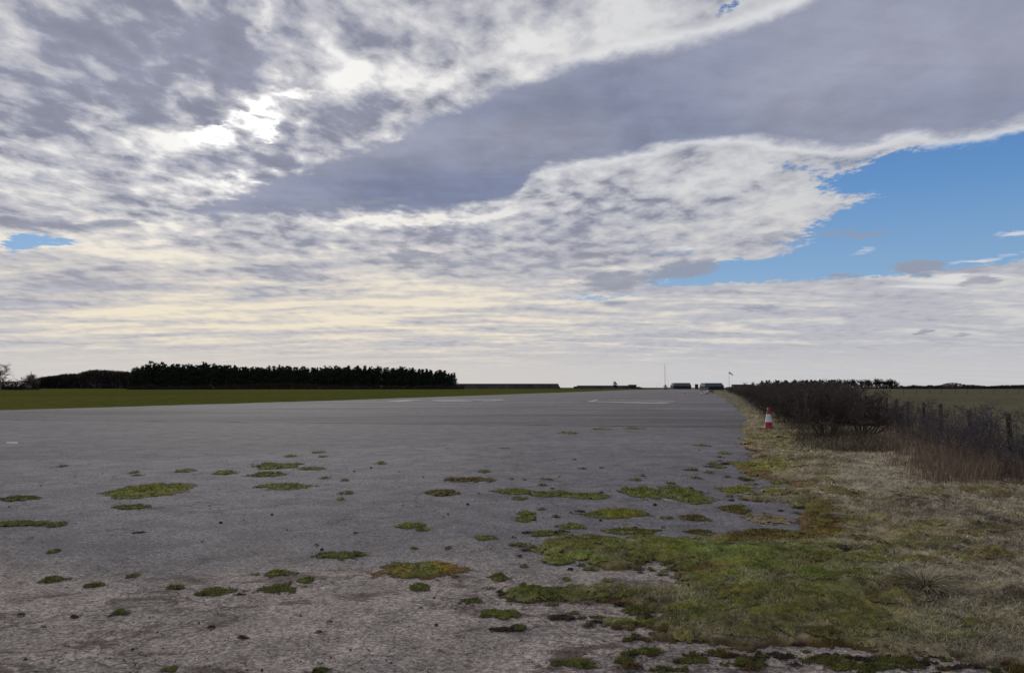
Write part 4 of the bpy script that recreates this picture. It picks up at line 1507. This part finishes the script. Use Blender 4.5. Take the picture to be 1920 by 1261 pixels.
M_flint = simple_mat('pale_flint', (.42, .40, .37), rough=0.8, c2=(.25, .23, .22))
STN = [(788, 1137, .016, 'white', 'small white stone on the tarmac left of the bright foreground clump'),
       (814, 1121, .011, 'dark', 'dark chip of stone above the small white stone'),
       (604, 1031, .020, 'dark', 'black stone just above the flat moss patch in the left middle'),
       (600, 1241, .020, 'white', 'white stone near the bottom border below the left moss cushions'),
       (1275, 891, .025, 'white', 'white stone near the right edge of the tarmac'),
       (392, 947, .020, 'white', 'pale pebble right of the widest left moss patch'),
       (414, 980, .020, 'dark', 'black pebble below and right of the widest left moss patch'),
       (510, 965, .018, 'dark', 'black pebble under the long flat moss patch'),
       (877, 946, .022, 'dark', 'black pebble below the left end of the middle row of moss'),
       (1228, 947, .026, 'dark', 'black lump beside the tip of the lime green moss tongue'),
       (1126, 976, .020, 'dark', 'black lump below the middle of the lime green moss tongue')]
sr = random.Random(4)
for px, py, rad_, cl, lab in STN:
    bm = bmesh.new()
    bmesh.ops.create_icosphere(bm, subdivisions=2, radius=rad_)
    for v in bm.verts:
        v.co *= sr.uniform(.78, 1.15)
        v.co.z *= .7
    m = bpy.data.meshes.new('stone')
    bm.to_mesh(m)
    bm.free()
    x, y = gnd(px, py)
    o = link('stone', m, M_flint if cl == 'white' else M_dark, loc=(x, y, rad_ * .45))
    tag(o, lab, 'stone', 'loose stones lying on the tarmac')

# dead upright weed by the turf tongue
x, y = gnd(1268, 1142)
r = np.random.default_rng(3)
lv = grow(r, [((0, 0, 0), (.25, 0, 1), .085, .0035), ((0, 0, 0), (.05, .1, 1), .06, .003)], 3, shrink=.5, spread=.5, kids=(1, 2), rmin=.0016)
o = link('dead_weed', segs_mesh('dead_weed', *seg_arrays(lv), 5), M_dry, loc=(x, y, .02))
tag(o, 'pale forked dead weed standing at the turf edge in the foreground', 'weed')
# ------------------------------------------------------------------ far things
def clump_tree(seed, h, w, trunk_h, n, size, top='round', tier=False, lean=0.0):
    """crown as many small leaf clumps, irregular outline; trunk with limbs"""
    r = np.random.default_rng(seed)
    cen, rad = [], []
    k = 17 if top == 'pine' else 11
    for i in range(k):
        t = (i + 0.5) / k
        z = trunk_h + (h - trunk_h) * t
        if top == 'pine':
            ww = w / 2 * (1.0 - 0.5 * t ** 3.0) * r.uniform(0.75, 1.15)
        else:
            ww = w / 2 * math.sin(math.pi * (0.16 + 0.80 * t)) * r.uniform(0.75, 1.15)
        m = 3 if t < 0.9 else 2
        for _ in range(m):
            a = r.uniform(0, 6.28)
            if t > .75:
                ww *= .8
            cen.append((math.cos(a) * ww * .55 + lean * t * h, math.sin(a) * ww * .62, z + r.normal(0, .03 * h)))
            rad.append(max(ww * r.uniform(.48, .75), .12 * w))
    cen, rad = np.array(cen), np.array(rad)
    ci = r.integers(0, len(cen), n)
    d = r.normal(0, 1, (n, 3))
    d /= np.linalg.norm(d, axis=1, keepdims=True)
    p = cen[ci] + d * (rad[ci] * r.uniform(.35, 1.05, n) ** .6)[:, None] * np.array([1, 1, .8])
    s = size * r.uniform(.6, 1.4, n)
    a = r.normal(0, 1, (n, 3))
    a /= np.linalg.norm(a, axis=1, keepdims=True)
    b = np.cross(a, d)
    b /= np.maximum(np.linalg.norm(b, axis=1, keepdims=True), 1e-3)
    v = np.stack([p + a * s[:, None], p - a * s[:, None] * .5 + b * s[:, None] * .8, p - a * s[:, None] * .5 - b * s[:, None] * .8], 1)
    crown = mesh('crown', v.reshape(-1, 3), np.arange(3 * n).reshape(-1, 3))
    st = [((0, 0, -.3), (lean, 0, 1), h * .8, h * .016)]
    lv = grow(r, st, 2, shrink=.3, spread=1.1, kids=(9, 12), wig=.03, up=.05, rmin=.05, sub=6)
    trunk = segs_mesh('trunk', *seg_arrays(lv), 5)
    return crown, trunk


def bare_tree(seed, h, w, depth=6, kids=(3, 4), rmin=0.02, trunk=0.28, spread=.5, rad0=0.02, up=.05):
    r = np.random.default_rng(seed)
    lv = grow(r, [((0, 0, -.2), (0, 0, 1), h * trunk, h * rad0)], depth, shrink=.80, spread=spread, kids=kids, wig=.10, up=up, rmin=rmin, sub=3)
    a, b = seg_arrays(lv[:2]), seg_arrays(lv[2:])
    allp = np.concatenate([a[1], b[1]])
    k = h / np.percentile(allp[:, 2], 99.8)
    kw = (w / 2) / np.percentile(np.hypot(allp[:, 0], allp[:, 1]), 98)
    for s in (a, b):
        for q in (0, 1):
            s[q][:, 2] *= k
            s[q][:, :2] *= kw
    return segs_mesh('crown', *b, 3), segs_mesh('trunk', *a, 6)


def tree(var, name, x, y, z, rz, sc, label, cat='tree', group=None, mc=None, mt=None):
    e = empty(name, (x, y, z), rz, sc)
    tag(e, label, cat, group)
    link('crown', var[0], mc, e)
    link('trunk', var[1], mt or M_bark, e)
    return e


def at(px, Y, z=0.0):
    return ((px - 960) / FPX * Y, Y, z)


tr = random.Random(12)
# --- dark pine plantation on the left
pines = [clump_tree(200 + i, 20, 9.0, 2.0, 1500, .46, 'pine') for i in range(5)]
GP = 'pines of the dark plantation'
for row, (cnt_, dy_) in enumerate([(76, 0), (76, 7), (74, 14)]):
    for i in range(cnt_):
        t = (i + .5 + tr.uniform(-.3, .3)) / cnt_
        Y = 600 + 110 * t + dy_ + tr.uniform(-2, 2)
        px = 246 + (852 - 246) * t + (row * 1.0)
        hh = (44.5 - 9.5 * t + 1.6 * math.sin(t * 11) + 1.0 * math.sin(t * 31)) * Y / FPX + EYE
        if t < .07:
            hh *= .80 + 2.8 * t
        if t > .975:
            hh *= .86
        s = hh / 20 * (tr.uniform(.86, 1.02) if row else tr.uniform(.78, .98)) * (1.05 if tr.random() < .12 else 1)
        x, y, _ = at(px, Y)
        tree(pines[tr.randrange(5)], 'pine_tree', x, y, 0, tr.uniform(0, 6.3), (s * 1.0, s * 1.0, s), 'dark evergreen pine standing in the dense plantation left of the runway', 'tree', GP, M_needle, M_bark)
# pale scrub and fence-like fringe at the foot of the pines
r = np.random.default_rng(21)
nn = 14000
t = r.uniform(0, 1, nn)
Yb = 592 + 108 * t
hx = (240 + 630 * t - 960) / FPX * Yb
hz = r.uniform(0, 1, nn) ** 1.4 * (2.6 + 2.2 * np.exp(-((t - .45) / .12) ** 2)) * (0.5 + fbm(hx, Yb, .12, 3, 7))
P0 = np.stack([hx, Yb + r.normal(0, 1.2, nn), hz], 1)
P1 = P0 + r.normal(0, .6, (nn, 3)) + np.array([0, 0, .4])
P1[:, 2] = np.maximum(P1[:, 2], 0)
o = link('scrub', segs_mesh('scrub', P0, P1, np.full(nn, .14), np.full(nn, .07), 3), wood_mat('scrub_twigs', (.050, .040, .036), (.022, .019, .018), 1.0))
tag(o, 'low dark scrub along the foot of the pine plantation', 'scrub', kind='stuff')


# --- far bare wood behind, left
def mass(name, label, prof, Y0, dep, n, size, mat, seed, cat='wood'):
    """a far-off wood as one mass: prof = [(px, top_py)], standing on the ground"""
    r = np.random.default_rng(seed)
    ps = np.array(prof, float)
    px = r.uniform(ps[0, 0], ps[-1, 0], n)
    Y = Y0 + r.uniform(0, dep, n)
    x = (px - 960) / FPX * Y
    top = (726 - np.interp(px, ps[:, 0], ps[:, 1])) * Y0 / FPX + EYE
    cw = 7.0
    top = top * (0.86 + .28 * fbm(x / cw * 2.2, Y * .25, 1.0, 4, seed))
    zz = top * r.uniform(0, 1, n) ** .9
    p = np.stack([x, Y, zz], 1)
    a = r.normal(0, 1, (n, 3))
    b = r.normal(0, 1, (n, 3))
    s = size * r.uniform(.5, 1.3, n)[:, None]
    v = np.stack([p + a * s * .6, p - a * s * .3 + b * s * .2, p - a * s * .3 - b * s * .2], 1)
    v[:, :, 2] = np.maximum(v[:, :, 2], -.1)
    o = link(name, mesh(name, v.reshape(-1, 3), np.arange(3 * n).reshape(-1, 3)), mat)
    tag(o, label, cat, kind='stuff')
    return o


M_wood = simple_mat('bare_wood_mass', (.055, .046, .046), rough=1.0, scale=.05, spec=0, c2=(.024, .021, .023))
mass('woodland', 'rounded bare wood on the horizon between the lone trees and the pines', [(62, 714), (76, 708), (95, 705), (120, 702), (150, 700), (165, 695), (182, 693), (205, 694), (235, 697), (262, 699)], 1000, 60, 56000, 1.5, M_wood, 5)
mass('far_hedge', 'long low dark hedge on the horizon at the far left', [(-60, 715), (5, 715), (40, 714), (70, 714)], 900, 6, 9000, 1.0, M_wood, 6, 'hedge')

# two lone bare trees on the far left
lone1 = bare_tree(301, 20, 21, 7, (3, 4), .032, .22, .50, .020)
lone2 = bare_tree(305, 14, 17, 7, (3, 4), .045, .16, .62, .018)
x, y, _ = at(3, 480)
tree(lone1, 'bare_tree', x, y, 0, .3, 19.6 / 20, 'tall bare rounded tree cut by the left border', 'tree', None, M_fartwig, M_fartwig)
x, y, _ = at(57, 500)
tree(lone2, 'bare_tree', x, y, 0, 1.1, 11.2 / 14, 'small bare spreading tree right of the tall one on the far left', 'tree', None, M_fartwig, M_fartwig)
mass('undergrowth', 'dark scrub round the foot of the two lone trees', [(-10, 716), (4, 714), (12, 724), (38, 724), (48, 716), (60, 712), (68, 718), (76, 724)], 498, 5, 2200, .8, M_wood, 9, 'scrub')

# --- long grassed banks and low sheds on the horizon
M_bank = simple_mat('weathered_bank', (.060, .056, .060), rough=1.0, scale=.15, spec=0, c2=(.044, .040, .044))
M_conc = simple_mat('dark_concrete', (.070, .068, .078), rough=.95, scale=.4, c2=(.050, .048, .058))
M_roof = simple_mat('grey_corrugated_roof', (.085, .088, .105), rough=.8, scale=.6, c2=(.060, .062, .076))
M_roof2 = simple_mat('slate_blue_roof', (.060, .078, .092), rough=.8, scale=.6, c2=(.040, .055, .068))
M_blue = simple_mat('blue_painted_door', (.085, .16, .22), rough=.6, c2=(.06, .12, .17))
M_wall = simple_mat('dark_shed_wall', (.040, .036, .038), rough=.95, scale=.8, c2=(.026, .024, .028))
M_green = simple_mat('grass_slope', (.055, .062, .022), rough=1.0, scale=.1, spec=0, c2=(.045, .045, .02))


def px_h(py, Y):
    return (726 - py) * Y / FPX + EYE


def bank(px0, px1, pytop, Y, label, slope0, slope1, dep=22):
    x0, x1 = at(px0, Y)[0], at(px1, Y)[0]
    h = px_h(pytop, Y)
    cx = (x0 + x1) / 2
    e = empty('embankment', (cx, Y, 0))
    tag(e, label, 'bank')
    L0, L1 = x0 - cx, x1 - cx
    lo = [(L0, -h * .45, -.2), (L1, -h * .45, -.2), (L1, dep, -.2), (L0, dep, -.2)]
    hi = [(L0 + slope0, 0, h * .93), (L1 - slope1, 0, h * .93), (L1 - slope1, dep - h * .4, h * .93), (L0 + slope0, dep - h * .4, h * .93)]
    link('slope', MB().hull(lo, hi).me('slope'), M_bank, e)
    link('coping', MB().box(((L0 + L1 + slope0 - slope1) / 2, dep / 2 - h * .2, h * .965), (L1 - L0 - slope0 - slope1 + .6, dep - h * .3, h * .07 - .01), bevel=.05).me('coping'), M_conc, e)
    return e


bank(780, 1051.5, 718.9, 900, 'long flat-topped dark bank right of the pine plantation', 2, 3.2)
bank(1082, 1182, 722.3, 1000, 'lower long dark bank under the windblown tree', 1.5, 1.0)


def block(px0, px1, pytop, Y, name, label, cat, dep=8, mat=None, cap=None):
    x0, x1 = at(px0, Y)[0], at(px1, Y)[0]
    h = px_h(pytop, Y)
    e = empty(name, ((x0 + x1) / 2, Y, 0))
    tag(e, label, cat)
    w = x1 - x0
    link('wall', MB().box((0, dep / 2, h * .47 - .1), (w, dep, h * .94 + .2), bevel=.04).me('wall'), mat or M_wall, e)
    link('roof', MB().box((0, dep / 2, h * .97), (w + .6, dep + .6, h * .06 - .01), bevel=.03).me('roof'), cap or M_roof, e)
    return e


block(1179, 1193, 720.7, 990, 'blockhouse', 'small square flat-roofed blockhouse at the right end of the lower bank', 'building')
block(1076, 1081.5, 724.0, 995, 'blockhouse', 'tiny low block at the left end of the lower bank', 'building')
bank(1190, 1216, 724.6, 985, 'small low mound sloping down right of the blockhouse', 1, 12, 12)
block(1303.5, 1308.5, 719.8, 700, 'brick_hut', 'narrow dark upright hut standing between the two hangars', 'building', 3)


def hangar(px0, px1, pytop, Y, label, roof, in0, in1, door=None):
    """low building with a steep hipped roof: trapezoid from the front"""
    x0, x1 = at(px0, Y)[0], at(px1, Y)[0]
    w = x1 - x0
    h = px_h(pytop, Y)
    dep = 14
    he = h * .52
    e = empty('hangar', ((x0 + x1) / 2, Y, 0))
    tag(e, label, 'building')
    link('wall', MB().box((0, dep / 2, he / 2 - .1), (w - .5, dep - .5, he + .2), bevel=.03).me('wall'), M_wall, e)
    lo = [(-w / 2, 0, he), (w / 2, 0, he), (w / 2, dep, he), (-w / 2, dep, he)]
    hi = [(-w / 2 + in0, 2.2, h - .1), (w / 2 - in1, 2.2, h - .1), (w / 2 - in1, dep - 2.2, h - .1), (-w / 2 + in0, dep - 2.2, h - .1)]
    rf = link('roof', MB().hull(lo, hi).me('roof'), roof, e)
    link('ridge', MB().box(((in0 - in1) / 2, dep / 2, h - .03), (w - in0 - in1 + .2, dep - 4.2, .14)).me('ridge'), M_conc, rf)
    n_ = 5
    for i in range(n_):
        xx = -w / 2 + w * (i + .5) / n_
        if door is not None and i == door:
            d = link('door', MB().box((xx, .2, he * .44), (w / n_ * .8, .12, he * .86), bevel=.02).me('door'), M_blue, e)
        else:
            link('window', MB().box((xx, .215, he * .6), (w / n_ * .45, .08, he * .34)).me('window'), M_dark, e)
    return e


hangar(1261.5, 1296, 717.6, 700, 'dark hangar with a steep hipped roof straight beyond the runway end', M_roof, 1.4, .9)
hangar(1321, 1357.5, 717.8, 450, 'bluish roofed shed with a blue door at the left of the hedge', M_roof2, .6, .9, door=0)
# long low roof peeping over the hedge
block(1376, 1412, 720.3, 460, 'long_shed', 'long low roof just showing over the hedge', 'building', 6, M_wall, M_roof)

# --- trees by the banks and sheds
wb = clump_tree(401, 9.6, 8.0, 2.4, 420, .5, 'round', lean=-.12)
x, y, _ = at(1153.5, 960)
tree(wb, 'windblown_tree', x, y, 0, 0, (.84, .84, .90), 'dark windblown tree leaning left above the lower bank', 'tree', None, M_needle2, M_bark)
bs = clump_tree(402, 3.2, 4.4, .3, 260, .3, 'round')
x, y, _ = at(1247.5, 640)
tree(bs, 'bush', x, y, 0, 0, (.85, .85, 1.2), 'dark bush at the foot of the tall mast', 'bush', None, M_needle2, M_bark)
sm = bare_tree(410, 8, 8, 5, (3, 5), .05, .2, .6, .02)
x, y, _ = at(1396, 640)
tree(sm, 'bare_tree', x, y, 0, 0, (.65, .65, .76), 'small faint bare tree left of its twin over the hedge', 'tree', None, M_fartwig, M_bark)
x, y, _ = at(1408, 620)
tree(sm, 'bare_tree', x, y, 0, 2, (.8, .8, .80), 'small bare bushy tree right of its twin over the hedge', 'tree', None, M_fartwig, M_bark)

# --- mast
M_steel = simple_mat('galvanised_steel', (.20, .20, .21), rough=.6, metal=.3)
x, y, _ = at(1246.4, 560)
h = px_h(681.5, 560)
e = empty('mast', (x, y, 0))
tag(e, 'tall thin guyed radio mast beyond the far end of the runway', 'mast')
link('pole', MB().lathe([(.13, -.2), (.12, h * .6), (.09, h)], 8).me('pole', True), M_steel, e)
P0 = [(0, 0, h * .94)] * 3 + [(0, 0, h * .55)] * 3
P1 = [(7 * math.cos(a), 7 * math.sin(a), 0) for a in (2.9, .9, 5.0)] * 2
for p, q in zip(P0, P1):
    link('guy_wire', segs_mesh('guy_wire', [p], [q], [.012], [.012], 4), M_steel, e)

# --- windsock
M_sock = simple_mat('faded_orange_cloth', (.75, .26, .16), rough=.9, scale=3, c2=(.60, .18, .11))
M_sockw = simple_mat('white_cloth', (.70, .66, .64), rough=.9)
Y = 360
x, y, _ = at(1366.4, Y)
h = px_h(697.5, Y)
e = empty('windsock', (x, y, 0))
tag(e, 'orange windsock blowing right on a thin pole above the hedge', 'windsock')
link('pole', MB().lathe([(.075, -.2), (.06, h * .7), (.045, h)], 8).me('pole', True), M_steel, e)
sock = empty('sock', (0.05, 0, h - .1))
sock.parent = e
sock.rotation_euler = (0, R(90 + 34), 0)
segs_ = 5
for i in range(segs_):
    t0, t1 = i / segs_, (i + 1) / segs_
    r0, r1 = .40 - .22 * t0, .40 - .22 * t1
    m_ = MB().lathe([(r0, 2.3 * t0), ((r0 + r1) / 2 + .015, 2.3 * (t0 + t1) / 2), (r1, 2.3 * t1)], 14, cap=False).me('band', True)
    link('band', m_, M_sock if i % 2 == 0 else M_sockw, sock)
hoop = MB().lathe([(.40, -.02), (.43, 0), (.40, .02)], 14, cap=False).me('hoop', True)
link('hoop', hoop, M_steel, sock)

# --- belt of bare trees on the right horizon
belt = [bare_tree(500 + i, 13, 8.6, 5, (4, 6), .07, .34, .50, .018) for i in range(5)]
belt2 = [clump_tree(520 + i, 12.5, 8.5, 2.6, 300, .65, 'round') for i in range(3)]
GB = 'trees of the belt on the right horizon'
for i in range(46):
    t = i / 45
    Y = 880 + tr.uniform(-12, 12)
    px = 1426 + 250 * t + tr.uniform(-2.5, 2.5)
    top = 713.0 - 3.2 * t + tr.uniform(-.8, .8)
    if i > 43:
        top += 1.5
    x, y, _ = at(px, Y)
    if t < .55 and i % 3 != 1:
        s = px_h(top + .6, Y) / 12.5
        tree(belt2[tr.randrange(3)], 'belt_tree', x, y, 0, tr.uniform(0, 6), (s * 1.3, s * 1.3, s), 'dense dark tree in the left part of the belt on the right horizon', 'tree', 'dense trees of the belt on the right horizon', M_needle2, M_bark)
    else:
        s = px_h(top, Y) / 13
        tree(belt[tr.randrange(5)], 'belt_tree', x, y, 0, tr.uniform(0, 6), (s * 1.45, s * 1.45, s), 'bare tree with its trunk showing in the belt on the right horizon', 'tree', GB, M_bark, M_bark)
mass('hedge_row', 'dark hedge along the foot of the tree belt on the right horizon', [(1418, 719.5), (1560, 721), (1690, 722.5), (1697, 724.5)], 870, 6, 6500, 1.1, M_wood, 31, 'hedge')
# far hedges out to the right border
mass('far_hedge', 'dark far hedge with low trees on the right horizon', [(1697, 724.2), (1703, 723.2), (1712, 721.0), (1722, 723.2), (1734, 724), (1740, 721.8), (1752, 723), (1765, 721), (1775, 717.5), (1793, 717.2), (1806, 720.5), (1830, 722), (1850, 724), (1880, 722), (1925, 721), (1990, 720)], 1100, 10, 12000, 1.2, M_wood, 32, 'hedge')
mass('far_hedge', 'thin far dark line of hedge at the right border behind the pasture', [(1690, 727.0), (1790, 726.6), (1810, 724.5), (1822, 726.4), (1870, 723.8), (1930, 723.5), (1990, 723)], 800, 5, 6000, .9, M_wood, 33, 'hedge')

# gentle far rise of land along the horizon
M_rise = simple_mat('far_rise', (.13, .125, .115), rough=1.0, scale=.01, spec=0, c2=(.10, .095, .08))
hv, hf = [], []
nx = 80
for i in range(nx + 1):
    px = 1200 + 1500 * i / nx
    for j, (Y, py) in enumerate([(1700, 726.5), (2100, 722.6), (2500, 721.6)]):
        hgt = 0 if j == 0 else max(0, px_h(py, Y)) * float(sstep(1500, 1850, np.array(px))) * (0.85 + .2 * math.sin(i * .5))
        hv.append((at(px, Y)[0], Y, hgt - .2))
for i in range(nx):
    for j in range(2):
        a = i * 3 + j
        hf.append((a, a + 3, a + 4, a + 1))
o = link('hill', mesh('hill', hv, hf, smooth=True), M_rise)
o['kind'] = 'structure'
